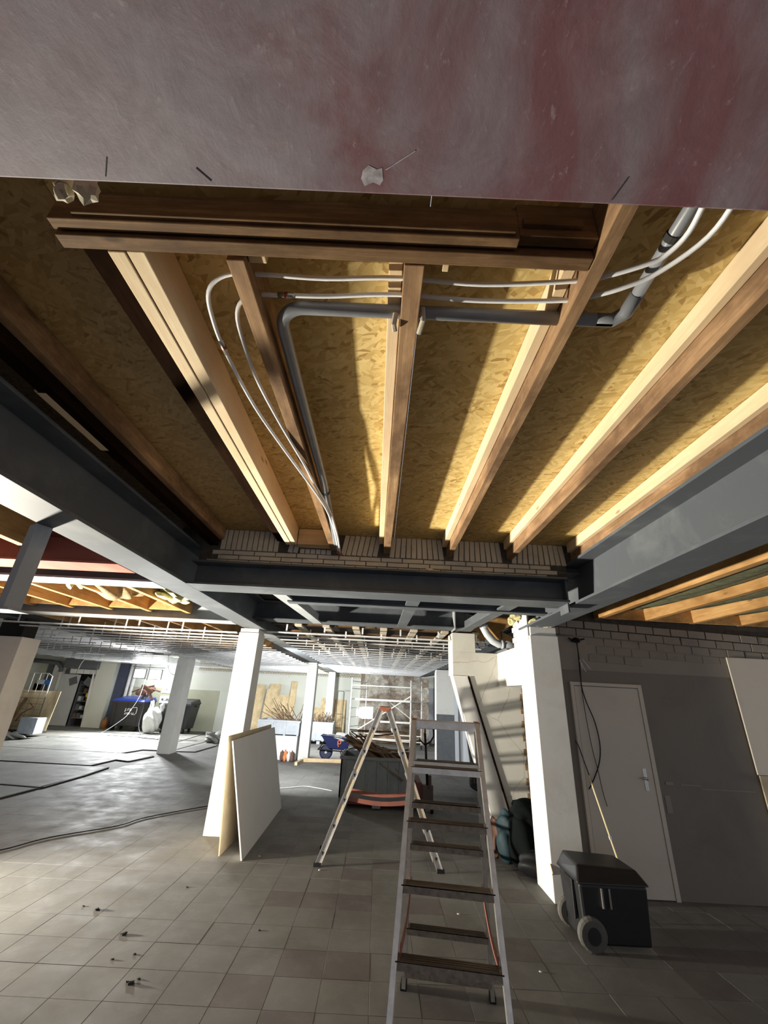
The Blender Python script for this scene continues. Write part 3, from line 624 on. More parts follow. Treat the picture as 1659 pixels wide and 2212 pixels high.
def tube_thing(name, label, path, r=0.008, rings=()):
    t = thing(name, label, 'pipe', path[len(path)//2])
    # catmull smoothing
    P = [Vector(p) for p in path]; out = []
    for i in range(len(P)-1):
        p0 = P[max(i-1,0)]; p1 = P[i]; p2 = P[i+1]; p3 = P[min(i+2,len(P)-1)]
        for k in range(5):
            u = k/5; out.append(0.5*((2*p1)+(p2-p0)*u+(2*p0-5*p1+4*p2-p3)*u*u+(3*p1-p0-3*p2+p3)*u*u*u))
    out.append(P[-1])
    obj('tube', MB().tube(out, r, 10), PEX, t, smooth=True)
    for a, b in rings: obj('press_ring', MB().tube([a, b], r*1.35, 12), CHROME, t, smooth=True); obj('ring_band', MB().tube([Vector(a).lerp(Vector(b),.4), Vector(a).lerp(Vector(b),.6)], r*1.5, 12), COPPER, t)
    return t
tube_thing('white_water_tube', 'white water tube nearer the header, looping left then back along the joist',
    [(0.80,0.50,3.02),(0.819,0.644,3.02),(0.838,0.763,3.02),(0.817,0.834,3.02),(0.779,0.865,3.02),(0.676,0.92,3.03),(0.60,0.955,3.05),(0.3,0.995,zt),(0.0,0.985,zt),(-0.25,1.00,zt),(-0.47,0.995,zt),(-0.60,1.005,zt),(-0.675,1.06,3.05),(-0.70,1.18,3.04),(-0.70,1.34,3.03),(-0.665,1.65,3.01),(-0.59,1.98,2.985),(-0.495,2.42,2.975),(-0.44,2.75,2.975),(-0.425,3.05,2.985),(-0.43,3.45,3.0),(-0.44,3.80,2.99)],
    rings=[((-0.703,1.27,3.036),(-0.698,1.34,3.03))])
tube_thing('white_water_tube', 'white water tube farther from the header, with the tighter left loop',
    [(0.88,0.50,3.02),(0.901,0.641,3.02),(0.902,0.775,3.02),(0.826,0.894,3.02),(0.752,0.947,3.02),(0.679,0.99,3.03),(0.60,1.03,3.05),(0.3,1.06,zt),(0.0,1.05,zt),(-0.25,1.07,zt),(-0.42,1.075,zt),(-0.54,1.085,zt),(-0.60,1.15,3.05),(-0.612,1.30,3.035),(-0.605,1.50,3.02),(-0.56,1.80,3.0),(-0.50,2.15,2.985),(-0.47,2.45,2.988),(-0.43,2.75,2.99),(-0.41,3.0,2.985),(-0.405,3.4,2.98),(-0.42,3.80,2.975)],
    rings=[((-0.43,1.075,zt),(-0.37,1.073,zt))])
single('pipe_elbow_end', MB().tube([(-0.455,3.78,2.98),(-0.42,3.8,2.965),(-0.40,3.80,2.96)],0.013,10), COPPER, 'copper coloured stub where the white tubes enter the wall', 'pipe fitting')

# ================================================================== SIDE BAY JOISTS (parts of the ceiling)
for i in range(8):
    x = -2.72-0.56*i
    obj('joist', MB().box(x-0.06, x, 3.98 if i < 6 else 1.5, 6.1, 2.70, 2.97), ORANGE, ce, bevel=0.003)
    obj('joist', MB().box(x-0.16, x-0.09, -1, 3.3, 2.70, 2.97), ORANGE, ce, bevel=0.003)
    if i < 6: obj('joist', MB().box(x-0.26, x-0.20, 6.2, 12, 2.72, 2.97), ORANGE, ce)
    obj('blocking', MB().box(x-0.56, x-0.06, 5.95, 6.0, 2.72, 2.97), ORANGE, ce)
for i in range(6):
    x = 2.70+0.6*i
    obj('joist', MB().box(x, x+0.07, -1.0, 5.34, 2.76, 2.97), ORANGE, ce, bevel=0.003)
    obj('blocking', MB().box(x+0.07, x+0.6, 5.26, 5.30, 2.76, 2.97), ORANGE, ce)
for i, lab in enumerate(('nearest the right steel beam', 'second from the right steel beam', 'third from the right steel beam', 'at the right edge')):
    x = 2.78+0.6*i
    single('insulation_batt', MB().blob((x+0.26, 3.7, 2.88), (0.25, 1.3, 0.065), 20+i, 4, 0.16), WOOLG, 'greenish insulation batt between right-hand joists, '+lab, 'insulation', smooth=True)
single('insulation_batt', MB().blob((-3.25,5.05,2.80),(0.20,0.42,0.11),31,4,0.22), WOOLB, 'sagging brown insulation batt behind the grey steel beam at left', 'insulation', smooth=True)
single('insulation_tuft', MB().blob((-3.40,4.55,2.80),(0.10,0.12,0.10),33,3,0.4), WOOL, 'torn yellow end of the sagging insulation batt', 'insulation')
single('insulation_tuft', MB().blob((-2.62,5.25,2.78),(0.14,0.30,0.07),34,3,0.4), WOOL, 'yellow insulation tuft beside the left beam, right of the sagging batt', 'insulation')
single('insulation_tuft', MB().blob((-3.5,2.9,2.80),(0.2,0.25,0.06),36,3,0.4), WOOL, 'yellow insulation tuft above the red steel beam at left', 'insulation')
# battens (long slats) above the grid on the right and metal channel grid
BATT = plain('pale_dusty_batten', (0.50, 0.44, 0.35), 0.85, var=0.3)
for x in (-1.30, -0.86, -0.39, 0.05, 0.53, 1.02, 1.50):
    obj('batten', MB().box(x-0.055, x+0.055, 6.75, 19.9, 2.70, 2.73), BATT, ce)
for y in (6.9, 7.7, 8.5, 9.4, 10.4, 11.5):
    obj('cross_noggin', MB().box(-1.75, 1.8, y, y+0.12, 2.735, 2.76), OLDX, ce)
def grid(label, x0, x1, ys, z, hang, drop):
    t = thing('channel_grid', label, 'ceiling grid', ((x0+x1)/2, (ys[0]+ys[-1])/2, z))
    for k, y in enumerate(ys):
        obj('channel', MB().box(x0, x1, y-0.030, y+0.030, z, z+0.003).box(x0, x1, y-0.030, y-0.027, z, z+0.017).box(x0, x1, y+0.027, y+0.030, z, z+0.017), GALV, t)
        if k < 9:
            n = int((x1-x0)/hang)
            for i in range(n):
                x = x0+0.3+i*hang+(hang/2 if k % 2 else 0)
                if x < x1: obj('hanger', MB().box(x-0.012, x+0.012, y-0.001, y+0.001, z+0.02, z+drop), GALV, t)
    return t
grid('bright metal channel grid left of the thick white column', -5.70, -2.12, [6.42+0.44*k for k in range(30)], 2.50, 0.9, 0.24)
grid('metal channel grid between the thick white column and the far right columns', -1.78, 1.82, [6.80+0.50*k for k in range(26)], 2.58, 0.6, 0.14)
grid('metal channel grid left of the far left steel beam', -11.5, -6.12, [8.2+0.62*k for k in range(18)], 2.50, 1.3, 0.30)

# ================================================================== NEAR FRAMES: DOOR, PANELS ON THE RIGHT WALL
d1 = structure('door_1', MB().box(2.335, 3.085, YW-0.022, YW+0.002, 0.01, 1.965), DOORM, bevel=0.002)
obj('door_frame', MB().box(2.29, 2.33, YW-0.03, YW+0.002, 0, 2.01).box(3.09, 3.135, YW-0.03, YW+0.002, 0, 2.01).box(2.33, 3.09, YW-0.03, YW+0.002, 1.972, 2.01), DOORM, d1, bevel=0.003)
obj('handle_plate', MB().box(2.975, 3.015, YW-0.027, YW-0.022, 0.93, 1.15), CHROME, d1, bevel=0.002)
obj('door_handle', MB().tube([(2.995,YW-0.022,1.055),(2.995,YW-0.065,1.055)],0.008,8).tube([(2.995,YW-0.065,1.055),(2.935,YW-0.068,1.055)],0.009,8).blob((2.998,YW-0.05,1.05),(0.016,0.016,0.016),2,2,0.0), CHROME, d1, smooth=True)
single('leaning_sheet', MB().box(4.255, 5.6, YW-0.03, YW-0.012, 1.14, 2.375), DOORM, 'pale grey sheet fixed to the taupe wall at the right edge', 'sheet', bevel=0.002)
single('tan_sheet', MB().box(4.27, 5.6, YW-0.03, YW-0.012, 0.0, 1.135), BOARDT, 'tan board on the wall below the pale grey sheet at the right edge', 'sheet', bevel=0.002)
obj('paint_scar', MB().box(3.22,3.30,YW-0.008,YW,1.0,1.03).box(3.38,3.6,YW-0.006,YW,1.0,1.012).box(3.18,3.24,YW-0.006,YW,0.74,0.90).box(3.6,4.2,YW-0.004,YW,0.97,0.98), TAUPEL, wr)
# hanging black cables
def cable(label, path, r=0.006, mat=BLACK, name='hanging_cable'):
    P = [Vector(p) for p in path]; out = []
    for i in range(len(P)-1):
        p0 = P[max(i-1,0)]; p1 = P[i]; p2 = P[i+1]; p3 = P[min(i+2,len(P)-1)]
        for k in range(6):
            u = k/6; out.append(0.5*((2*p1)+(p2-p0)*u+(2*p0-5*p1+4*p2-p3)*u*u+(3*p1-p0-3*p2+p3)*u*u*u))
    out.append(P[-1])
    return single(name, MB().tube(out, r, 7), mat, label, 'cable', smooth=True)
yc = YW-0.045
def A(*pp, Y=yc): return [tuple(at(x, y, Y)) for x, y in pp]
cable('black cable hanging from the wall box in a long bow over the door', A((1245,1385),(1252,1430),(1256,1480),(1266,1515),(1285,1560),(1296,1610),(1294,1650),(1280,1690),(1272,1705)))
cable('thin black cable hanging straighter over the door, ending lower', A((1247,1388),(1250,1430),(1258,1500),(1268,1560),(1280,1620),(1292,1665),(1302,1710),(1312,1742)), 0.0035)
cable('black cable knotted to the yellow stick at the column', A((1243,1600),(1250,1612),(1262,1645),(1275,1680),(1280,1690)), 0.005)
single('junction_box', MB().blob(tuple(at(1245,1383,yc)),(0.05,0.03,0.022),12,2,0.5).tube(A((1228,1378),(1240,1386),(1262,1380)),0.01,6), BLACK, 'black lump of taped cable on the brick band above the door', 'junction box')
for k, p in enumerate((((1252,1425),(1258,1444)), ((1258,1424),(1276,1446)), ((1256,1432),(1266,1452)))):
    single('wire_end', MB().tube(A(*p, Y=yc-0.02),0.003,6), PEX, ('left short','right long','middle')[k]+' stripped white wire end on the black cable', 'wire')
# yellow stick leaning on the wall
p0 = at(1272,1675,5.20); p1 = at(1345,1888,4.95)
p1 = p0+(p1-p0)*((p0.z-0.01)/(p0.z-p1.z)); p1.y = max(p1.y, 4.84)
single('leaning_stick', MB().tube([p0, p0.lerp(p1,.5), p1],0.009,8), YELLOW, 'pale yellow stick leaning behind the black toolbox', 'stick')
single('stick_joint', MB().tube([p0.lerp(p1,.46), p0.lerp(p1,.485)],0.014,8), CHROME, 'metal joint halfway down the yellow stick', 'fitting')

# ================================================================== BLACK WHEELED TOOLBOX
tb = thing('wheeled_toolbox', 'black plastic wheeled toolbox in front of the beige door', 'toolbox', (2.02, 4.50, 0))
def W(x, y, z): return (1.72+x, 4.32+y, z)
bx = MB()
def taper(mbq, x0,x1,y0,y1,z0,z1,i):
    mbq.hexa([W(x0+i,y0+i,z0),W(x1-i,y0+i,z0),W(x1-i,y1-i,z0),W(x0+i,y1-i,z0)],[W(x0,y0,z1),W(x1,y0,z1),W(x1,y1,z1),W(x0,y1,z1)])
taper(bx, 0, 0.56, 0, 0.42, 0.03, 0.42, 0.02)
obj('tub', bx, CASEM, tb, bevel=0.02)
lid = MB(); lid.hexa([W(-0.02,-0.02,0.42),W(0.58,-0.02,0.42),W(0.58,0.44,0.42),W(-0.02,0.44,0.42)],[W(0.02,0.06,0.53),W(0.52,0.06,0.51),W(0.50,0.40,0.52),W(0.04,0.40,0.54)])
obj('lid', lid, CASEM, tb, bevel=0.015)
obj('handle_recess', MB().box(1.70,1.722,4.42,4.58,0.16,0.42), CASEM, tb, bevel=0.006)
for x in (0.17, 0.23): obj('latch_rib', MB().box(1.72+x,1.735+x,4.305,4.325,0.27,0.40), CHROME, tb, bevel=0.002)
for y in (4.30, 4.70):
    wh = obj('wheel', MB().tube([(1.78,y-0.02,0.11),(1.78,y-0.01,0.11),(1.78,y+0.03,0.11),(1.78,y+0.04,0.11)],0.1,20,radii=[0.095,0.11,0.11,0.095]), RUBBER, tb, smooth=False)
    obj('hub', MB().tube([(1.78,y-0.026,0.11),(1.78,y+0.046,0.11)],0.055,16), CASEM, wh)
# ================================================================== BLACK BAGS AND HELMET BEHIND THE RIGHT COLUMN
single('black_bag', MB().blob((1.86,6.10,0.30),(0.20,0.22,0.30),41,4,0.16,0.0).blob((1.84,6.05,0.56),(0.16,0.15,0.12),42,3,0.15), BLACKF, 'tall black bag slumped between the sloping panel and white column', 'bag', smooth=True)
single('black_bag', MB().blob((1.86,5.78,0.12),(0.20,0.16,0.12),43,4,0.10,0.0), BLACK, 'low rounded black bag on the floor at the foot of the white column', 'bag', smooth=True)
single('teal_bag', MB().blob((1.66,6.22,0.26),(0.12,0.14,0.24),44,4,0.22,0.0), plain('dark_teal_cloth', (0.012,0.035,0.045), 0.7, bmp=0.6), 'dark teal bag left of the tall black bag', 'bag', smooth=True)
single('red_rag', MB().blob((1.55,6.35,0.20),(0.05,0.07,0.20),45,3,0.3,0.0), BROWNR, 'dark red bundle left of the teal bag by the sloping panel', 'bundle', smooth=True)

# ================================================================== LADDERS
def make_ladder(label):
    t = thing('step_ladder', label, 'ladder')
    ZL = 1.62; 
    def rx(z): return 0.20+(ZL-z)/ZL*0.085
    def ry(z, s): return s*(0.035+(ZL-z)/ZL*0.645)
    for s in (-1, 1):
        for side in (-1, 1):
            a0 = Vector((side*rx(0), ry(0,s), 0)); a1 = Vector((side*rx(ZL), ry(ZL,s), ZL))
            m = MB(); dy = Vector((0, 0.034, 0))
            m.hexa([a0+(-dy)+Vector((-0.002,0,0)), a0+(-dy)+Vector((0.002,0,0)), a0+dy+Vector((0.002,0,0)), a0+dy+Vector((-0.002,0,0))],
                   [a1+(-dy)+Vector((-0.002,0,0)), a1+(-dy)+Vector((0.002,0,0)), a1+dy+Vector((0.002,0,0)), a1+dy+Vector((-0.002,0,0))])
            for q_ in (-1, 1):
                f0 = a0+dy*q_-Vector((side*0.013,0,0)); f1 = a1+dy*q_-Vector((side*0.013,0,0))
                m.bar(f0+Vector((side*0.013,0,0)), f1+Vector((side*0.013,0,0)), 0.026, 0.004, (0,1,0))
            rl = obj('side_rail', m, ALU, t, local=True)
            obj('rubber_foot', MB().box(a0.x-0.02, a0.x+0.02, a0.y-0.04, a0.y+0.04, 0.0, 0.035), BLACK, rl, local=True)
            st = MB()
            for z0_, z1_ in ((0.42,0.58),(0.66,0.83),(0.91,1.08),(1.16,1.33)):
                b0 = Vector((side*(rx(z0_)+0.003), ry(z0_,s), z0_)); b1 = Vector((side*(rx(z1_)+0.003), ry(z1_,s), z1_))
                st.bar(b0, b1, 0.0015, 0.042, (0,1,0))
            obj('tan_grip_strip', st, BOARDT, rl, local=True)
            for z in (0.12,0.37,0.62,0.87,1.12,1.37):
                x = side*(rx(z)+0.0035); y = ry(z,s)
                obj('rung_socket', MB().prism([(x,y-0.013,z+0.014),(x,y+0.013,z+0.014),(x,y,z-0.022)],(side*0.002,0,0)), BLACK, rl, local=True)
        for z in (0.12,0.37,0.62,0.87,1.12,1.37):
            y = ry(z,s); x = rx(z)-0.004
            tr = obj('tread', MB().box(-x,x,y-0.038,y+0.038,z-0.004,z).box(-x,x,y-0.038,y-0.034,z-0.034,z).box(-x,x,y+0.034,y+0.038,z-0.034,z), ALUDIRT if z < 1.3 else ALU, t, local=True)
            obj('tread_ribs', MB().box(-x+.02,x-.02,y-0.030,y-0.022,z,z+0.003).box(-x+.02,x-.02,y-0.012,y-0.004,z,z+0.003).box(-x+.02,x-.02,y+0.006,y+0.014,z,z+0.003).box(-x+.02,x-.02,y+0.022,y+0.030,z,z+0.003), WOODTREAD, tr, local=True)
        obj('top_bar', MB().box(-0.20,0.20,s*0.035-0.03,s*0.035+0.03,ZL-0.052,ZL-0.004), ALU, t, local=True, bevel=0.003)
    for side in (-1, 1):
        hg = MB(); zc = ZL-0.01; x0 = side*0.188; x1 = side*0.218
        hg.prism([(min(x0,x1),-0.075,zc+0.012),(min(x0,x1),0.075,zc+0.012),(min(x0,x1),0.065,zc-0.01),(min(x0,x1),0.02,zc-0.045),(min(x0,x1),-0.02,zc-0.045),(min(x0,x1),-0.065,zc-0.01)],(abs(x1-x0),0,0))
        obj('hinge_cap', hg, ORPLAS, t, local=True, bevel=0.002)
        P = []
        for k in range(9):
            u = k/8; z = 0.64-0.045*math.sin(PI*u)
            P.append(Vector((side*(rx(0.6)-0.025), ry(0.64,1)*(1-u)+ry(0.64,-1)*u, z)))
        m = MB()
        for a, b in zip(P, P[1:]): m.bar(a, b, 0.004, 0.045, (0,0,1))
        obj('spreader_strap', m, STRAPM, t, local=True)
    return t
lad = make_ladder('near double-sided aluminium step ladder, treads facing the camera, orange straps')
lad.location = (0.455, 3.06, 0); lad.rotation_euler = (0,0,math.radians(-8))
lad2 = copy_tree(lad); lad2.location = (0.11, 6.06, 0); lad2.rotation_euler = (0,0,math.radians(90))
lad2['label'] = 'farther aluminium step ladder seen side-on as an A, before the debris crate'

# ================================================================== BOARDS LEANING ON THE COLUMN
single('leaning_board', MB().hexa([(-1.715,5.93,0),(-1.700,5.93,0),(-1.72,8.25,0),(-1.735,8.25,0)],[(-1.845,5.93,1.20),(-1.830,5.93,1.20),(-1.835,8.25,1.20),(-1.850,8.25,1.20)]), BOARDT, 'tan backed board leaning against the thick white column, behind the white board', 'board')
wbd = thing('leaning_board', 'large white board leaning in front of the tan one', 'board', (-1.6, 7.0, 0))
obj('board_face', MB().hexa([(-1.428,5.82,0),(-1.410,5.82,0),(-1.475,8.21,0),(-1.493,8.21,0)],[(-1.758,5.85,1.155),(-1.740,5.85,1.160),(-1.765,8.22,1.165),(-1.783,8.22,1.160)]), BOARDW, wbd, bevel=0.002)

# ================================================================== CRATE, DEBRIS, PALLET TRUCK
cr = thing('debris_crate', 'large dark grey plastic crate full of scrap wood behind the A-shaped ladder', 'crate', (0.05, 8.9, 0.14))
x0, x1, y0, y1 = -0.57, 0.69, 8.32, 9.30
obj('crate_walls', MB().box(x0,x1,y0,y0+0.03,0.16,0.76).box(x0,x1,y1-0.03,y1,0.16,0.76).box(x0,x0+0.03,y0,y1,0.16,0.76).box(x1-0.03,x1,y0,y1,0.16,0.76).box(x0,x1,y0,y1,0.14,0.17), CRATE, cr, bevel=0.004)
obj('rim', MB().box(x0-0.02,x1+0.02,y0-0.02,y0+0.01,0.72,0.77).box(x0-0.02,x0+0.01,y0,y1,0.72,0.77).box(x1-0.01,x1+0.02,y0,y1,0.72,0.77), CRATE, cr, bevel=0.004)
for k in range(7):
    x = x0+0.06+k*0.19; obj('rib', MB().box(x,x+0.025,y0-0.018,y0,0.18,0.72), CRATE, cr)
for x in (x0, 0.0, x1-0.14): obj('runner', MB().box(x,x+0.14,y0,y1,0.03,0.14), CRATE, cr, bevel=0.004)
sr = random.Random(11)
for k in range(64):
    a = -sr.uniform(0.38, 0.72) if k % 6 else -sr.uniform(-0.15, 0.2)
    L = sr.uniform(0.45, 0.95); u = sr.random()
    top = Vector((x0+0.02+u*0.75, sr.uniform(y0+0.06, y1-0.12), 1.16-0.28*u-sr.uniform(0, 0.20)))
    d = Vector((math.cos(a), sr.uniform(-0.15,0.15), math.sin(a))).normalized()
    pb = top+d*L
    if pb.z < 0.45: pb.z = 0.45
    if pb.x > x1-0.05: pb.x = x1-0.05
    single('scrap_plank', MB().bar(top, pb, sr.uniform(0.03,0.11), sr.uniform(0.012,0.025)), SCRAP if k % 4 else OLDX, 'broken brown plank in the heap on the dark grey crate', 'plank', 'scrap planks heaped in the dark grey crate')
pt = thing('pallet_truck', 'pallet truck with upright black loop handle right of the dark crate', 'pallet truck', (0.97, 8.35, 0))
obj('handle_shaft', MB().tube([(0.93,8.35,0.30),(0.90,8.30,0.75),(0.87,8.25,1.18)],0.022,10), BLACK, pt, smooth=True)
hl = [(0.87,8.25,1.0),(0.97,8.25,1.06),(1.02,8.25,1.14),(1.02,8.25,1.24),(0.99,8.25,1.28),(0.90,8.25,1.285),(0.78,8.25,1.28)]
obj('loop_handle', MB().tube(hl,0.014,8).tube([(0.87,8.25,1.18),(0.87,8.25,1.28)],0.012,8).tube([(0.77,8.25,1.09),(0.87,8.25,1.0)],0.012,8), BLACK, pt, smooth=True)
obj('pump_body', MB().box(0.84,1.02,8.30,8.42,0.12,0.40).tube([(0.96,8.30,0.35),(0.96,8.30,0.55)],0.03,10), plain('oily_metal',(0.07,0.05,0.04),0.5), pt, bevel=0.006)
for x in (0.86, 1.0): obj('steer_wheel', MB().tube([(x-0.02,8.34,0.09),(x+0.02,8.34,0.09)],0.09,14), BLACK, pt)
obj('fork', MB().box(-0.42,0.84,8.45,8.60,0.05,0.12).box(-0.42,0.84,9.0,9.15,0.05,0.12), REDPT, pt, bevel=0.004)
obj('fork_frame', MB().box(0.74,0.84,8.42,9.18,0.05,0.42), REDPT, pt, bevel=0.004)

# ================================================================== PERSON (mostly behind the sloping panel)
def person(loc, rz):
    t = thing('person', 'person in dark top and patterned dark trousers half hidden behind the sloping panel', 'person', loc, rz)
    J = {'pel':(0,0,0.95),'wst':(0,0,1.08),'cst':(0,-0.01,1.32),'shd':(0,0.0,1.45),'nck':(0,0,1.52),'hed':(0,-0.01,1.60),'top':(0,0.01,1.72),
         'hl':(-0.09,0,0.90),'kl':(-0.10,-0.03,0.50),'al':(-0.11,0.02,0.10),'tl':(-0.12,-0.14,0.04),'hr':(0.09,0,0.90),'kr':(0.10,-0.06,0.50),'ar':(0.11,-0.02,0.10),'tr':(0.12,-0.18,0.04),
         'sl':(-0.18,0,1.43),'el':(-0.25,0.03,1.15),'wl':(-0.24,-0.10,0.93),'pl':(-0.235,-0.16,0.87),'sr':(0.18,0,1.43),'er':(0.25,0.03,1.15),'wr':(0.24,-0.10,0.93),'pr':(0.235,-0.16,0.87)}
    E_ = [('pel','wst'),('wst','cst'),('cst','shd'),('shd','nck'),('nck','hed'),('hed','top'),('pel','hl'),('hl','kl'),('kl','al'),('al','tl'),('pel','hr'),('hr','kr'),('kr','ar'),('ar','tr'),
          ('shd','sl'),('sl','el'),('el','wl'),('wl','pl'),('shd','sr'),('sr','er'),('er','wr'),('wr','pr')]
    Rr = {'pel':.13,'wst':.125,'cst':.145,'shd':.10,'nck':.055,'hed':.088,'top':.075,'hl':.09,'kl':.065,'al':.048,'tl':.042,'hr':.09,'kr':.065,'ar':.048,'tr':.042,'sl':.065,'el':.048,'wl':.032,'pl':.03,'sr':.065,'er':.048,'wr':.032,'pr':.03}
    names = list(J); me = bpy.data.meshes.new('body'); me.from_pydata([J[n] for n in names], [(names.index(a), names.index(b)) for a, b in E_], [])
    me.materials.append(SKIN); me.materials.append(CAMO); me.materials.append(BLACKF); me.materials.append(BLACK)
    o = bpy.data.objects.new('body', me); COL.objects.link(o)
    md = o.modifiers.new('skin', 'SKIN'); md.use_smooth_shade = True
    for i, n in enumerate(names): me.skin_vertices[0].data[i].radius = (Rr[n], Rr[n]*0.85)
    me.skin_vertices[0].data[0].use_root = True
    o.modifiers.new('sub', 'SUBSURF').levels = 1
    dg = bpy.context.evaluated_depsgraph_get(); ev = o.evaluated_get(dg); m2 = bpy.data.meshes.new_from_object(ev)
    o.modifiers.clear(); o.data = m2; o.parent = t
    if len(m2.materials) < 4:
        m2.materials.clear(); [m2.materials.append(x) for x in (SKIN, CAMO, BLACKF, BLACK)]
    for p in m2.polygons:
        c = p.center; p.use_smooth = True
        p.material_index = 3 if c.z < 0.13 else (1 if (c.z < 0.98 and abs(c.x) < 0.2) else (0 if (c.z > 1.50 or (abs(c.x) > 0.2 and c.z < 0.95)) else 2))
    obj('hair', MB().blob((0,0.02,1.70),(0.085,0.095,0.075),3,3,0.05), BLACKF, t, local=True, smooth=True)
    obj('nose', MB().blob((0,-0.10,1.62),(0.012,0.018,0.022),3,2,0.0), SKIN, t, local=True, smooth=True)
    for s in (-1, 1):
        obj('ear', MB().blob((s*0.085,0.0,1.62),(0.01,0.018,0.028),3,2,0), SKIN, t, local=True, smooth=True)
        fg = MB()
        for k in range(4): fg.tube([(s*(0.215+0.014*k),-0.17,0.86),(s*(0.213+0.014*k),-0.195,0.82),(s*(0.213+0.014*k),-0.19,0.785+(0.006 if k in (0,3) else 0))],0.008,6)
        fg.tube([(s*0.21,-0.16,0.88),(s*0.192,-0.19,0.86),(s*0.19,-0.205,0.835)],0.009,6)
        obj('fingers', fg, SKIN, t, local=True, smooth=True)
    return t
person((2.13, 10.45, 0), math.radians(70))

# ================================================================== BACK MIDDLE: BINS, WHEELBARROW, SCAFFOLD
def bulk(label, x0, x1, y0, y1, z0, z1, mat, feet=True):
    t = thing('bulk_crate', label, 'crate', ((x0+x1)/2, (y0+y1)/2, z0))
    zb = z0+(0.10 if feet else 0)
    obj('crate_walls', MB().box(x0,x1,y0,y0+0.03,zb,z1).box(x0,x1,y1-0.03,y1,zb,z1).box(x0,x0+0.03,y0,y1,zb,z1).box(x1-0.03,x1,y0,y1,zb,z1).box(x0,x1,y0,y1,zb,zb+0.03), mat, t, bevel=0.005)
    obj('rim', MB().box(x0-0.02,x1+0.02,y0-0.025,y0,z1-0.05,z1), mat, t)
    n = 3
    for k in range(n+1):
        x = x0+(x1-x0-0.06)*k/n; obj('rib', MB().box(x,x+0.06,y0-0.03,y0,zb,z1-0.05), mat, t)
    if feet:
        for x in (x0, (x0+x1)/2-0.06, x1-0.12): obj('foot', MB().box(x,x+0.12,y0,y1,z0,zb), mat, t)
    return t
bulk('pale grey crate of sticks standing on the white box', -3.35, -2.17, 13.36, 14.3, 0.60, 0.98, CRATEL, False)
single('white_box', MB().box(-3.35,-2.19,13.34,14.3,0,0.595), WHITEP, 'large white box under the pale grey crate of sticks', 'box', bevel=0.006)
bulk('pale grey crate of brushwood on feet, behind the blue wheelbarrow', -2.62, -1.60, 17.6, 18.5, 0.0, 0.74, CRATEL)
for k in range(44):
    a = sr.uniform(0.15, 2.9) if k % 2 else sr.uniform(2.3, 2.9); L = sr.uniform(0.3, 0.85)
    p = Vector((sr.uniform(-2.75,-2.28), sr.uniform(13.45,14.1), 0.86)); d = Vector((math.cos(a)*0.8, sr.uniform(-.3,.3), abs(math.sin(a))*0.75+0.12)).normalized()
    single('scrap_stick', MB().bar(p, p+d*L, sr.uniform(.015,.035), .015), SCRAP, 'thin broken stick poking out of the pale grey crate on the white box', 'stick', 'sticks in the crate on the white box')
bw = MB()
for k in range(60):
    p = Vector((sr.uniform(-2.5,-1.7), sr.uniform(17.7,18.4), 0.66)); a = sr.uniform(0, 2*PI)
    q2 = p+Vector((math.cos(a)*0.22, math.sin(a)*0.2, sr.uniform(.12,.42))); bw.tube([p, p.lerp(q2,.5)+Vector((0,0,.08)), q2], 0.009, 4)
o = single('brushwood_heap', bw, SCRAP, 'heap of thin brushwood in the crate behind the wheelbarrow', 'brushwood'); o['kind'] = 'stuff'
for k, (x, m, lab) in enumerate(((-2.52, BROWNR, 'brown'), (-2.43, ORANGEB, 'orange'), (-2.33, BAGW, 'white'), (-2.24, BROWNR, 'dark brown'))):
    single('small_sack', MB().blob((x,13.12,0.12),(0.055,0.08,0.14),50+k,3,0.15,0.0), m, lab+' small sack on the floor before the white box', 'sack', smooth=True)
# timber frame lying on the floor
single('floor_timber', MB().bar((-1.95,13.22,0.045),(-0.45,13.42,0.045),0.05,0.09), PINEX, 'pale timber lying on the floor before the wheelbarrow', 'timber')
single('floor_timber', MB().bar((-1.97,13.20,0.035),(-2.02,12.55,0.035),0.07,0.07), PINE, 'short pale timber pointing forward from the column foot', 'timber')
# wheelbarrow
wb2 = thing('wheelbarrow', 'blue wheelbarrow with an orange spray mark on its tray', 'wheelbarrow', (-1.1, 13.7, 0))
yb0, yb1 = 13.62, 14.1
tr = MB().hexa([(-1.32,yb0+.06,0.30),(-0.82,yb0+.06,0.27),(-0.82,yb1-.06,0.27),(-1.32,yb1-.06,0.30)],[(-1.55,yb0,0.62),(-0.66,yb0,0.56),(-0.66,yb1,0.56),(-1.55,yb1,0.62)])
tray = obj('tray', tr, BLUEB, wb2, bevel=0.012)
obj('tray_lip', MB().tube([(-1.56,yb0,0.62),(-0.66,yb0,0.56),(-0.66,yb1,0.56),(-1.56,yb1,0.62),(-1.56,yb0,0.62)],0.012,6), BLUEB, tray)
mk = [(-1.02+0.045*math.cos(a), yb0+0.004, 0.475+0.045*math.sin(a)) for a in [PI*1.5+2*PI*k/12*0.95 for k in range(13)]]
obj('spray_mark', MB().tube(mk,0.013,6).tube([(-1.055,yb0+0.01,0.47),(-1.06,yb0+0.015,0.41),(-1.035,yb0+0.03,0.36)],0.013,6), SIGNO, tray)
whl = obj('wheel', MB().tube([(-1.40,13.80,0.19),(-1.40,13.82,0.19),(-1.40,13.90,0.19),(-1.40,13.92,0.19)],0.19,20,radii=[0.15,0.19,0.19,0.15]), plain('dark_blue_rubber',(0.015,0.02,0.06),0.6), wb2)
obj('hub', MB().tube([(-1.40,13.78,0.19),(-1.40,13.94,0.19)],0.035,12), CHROME, whl)
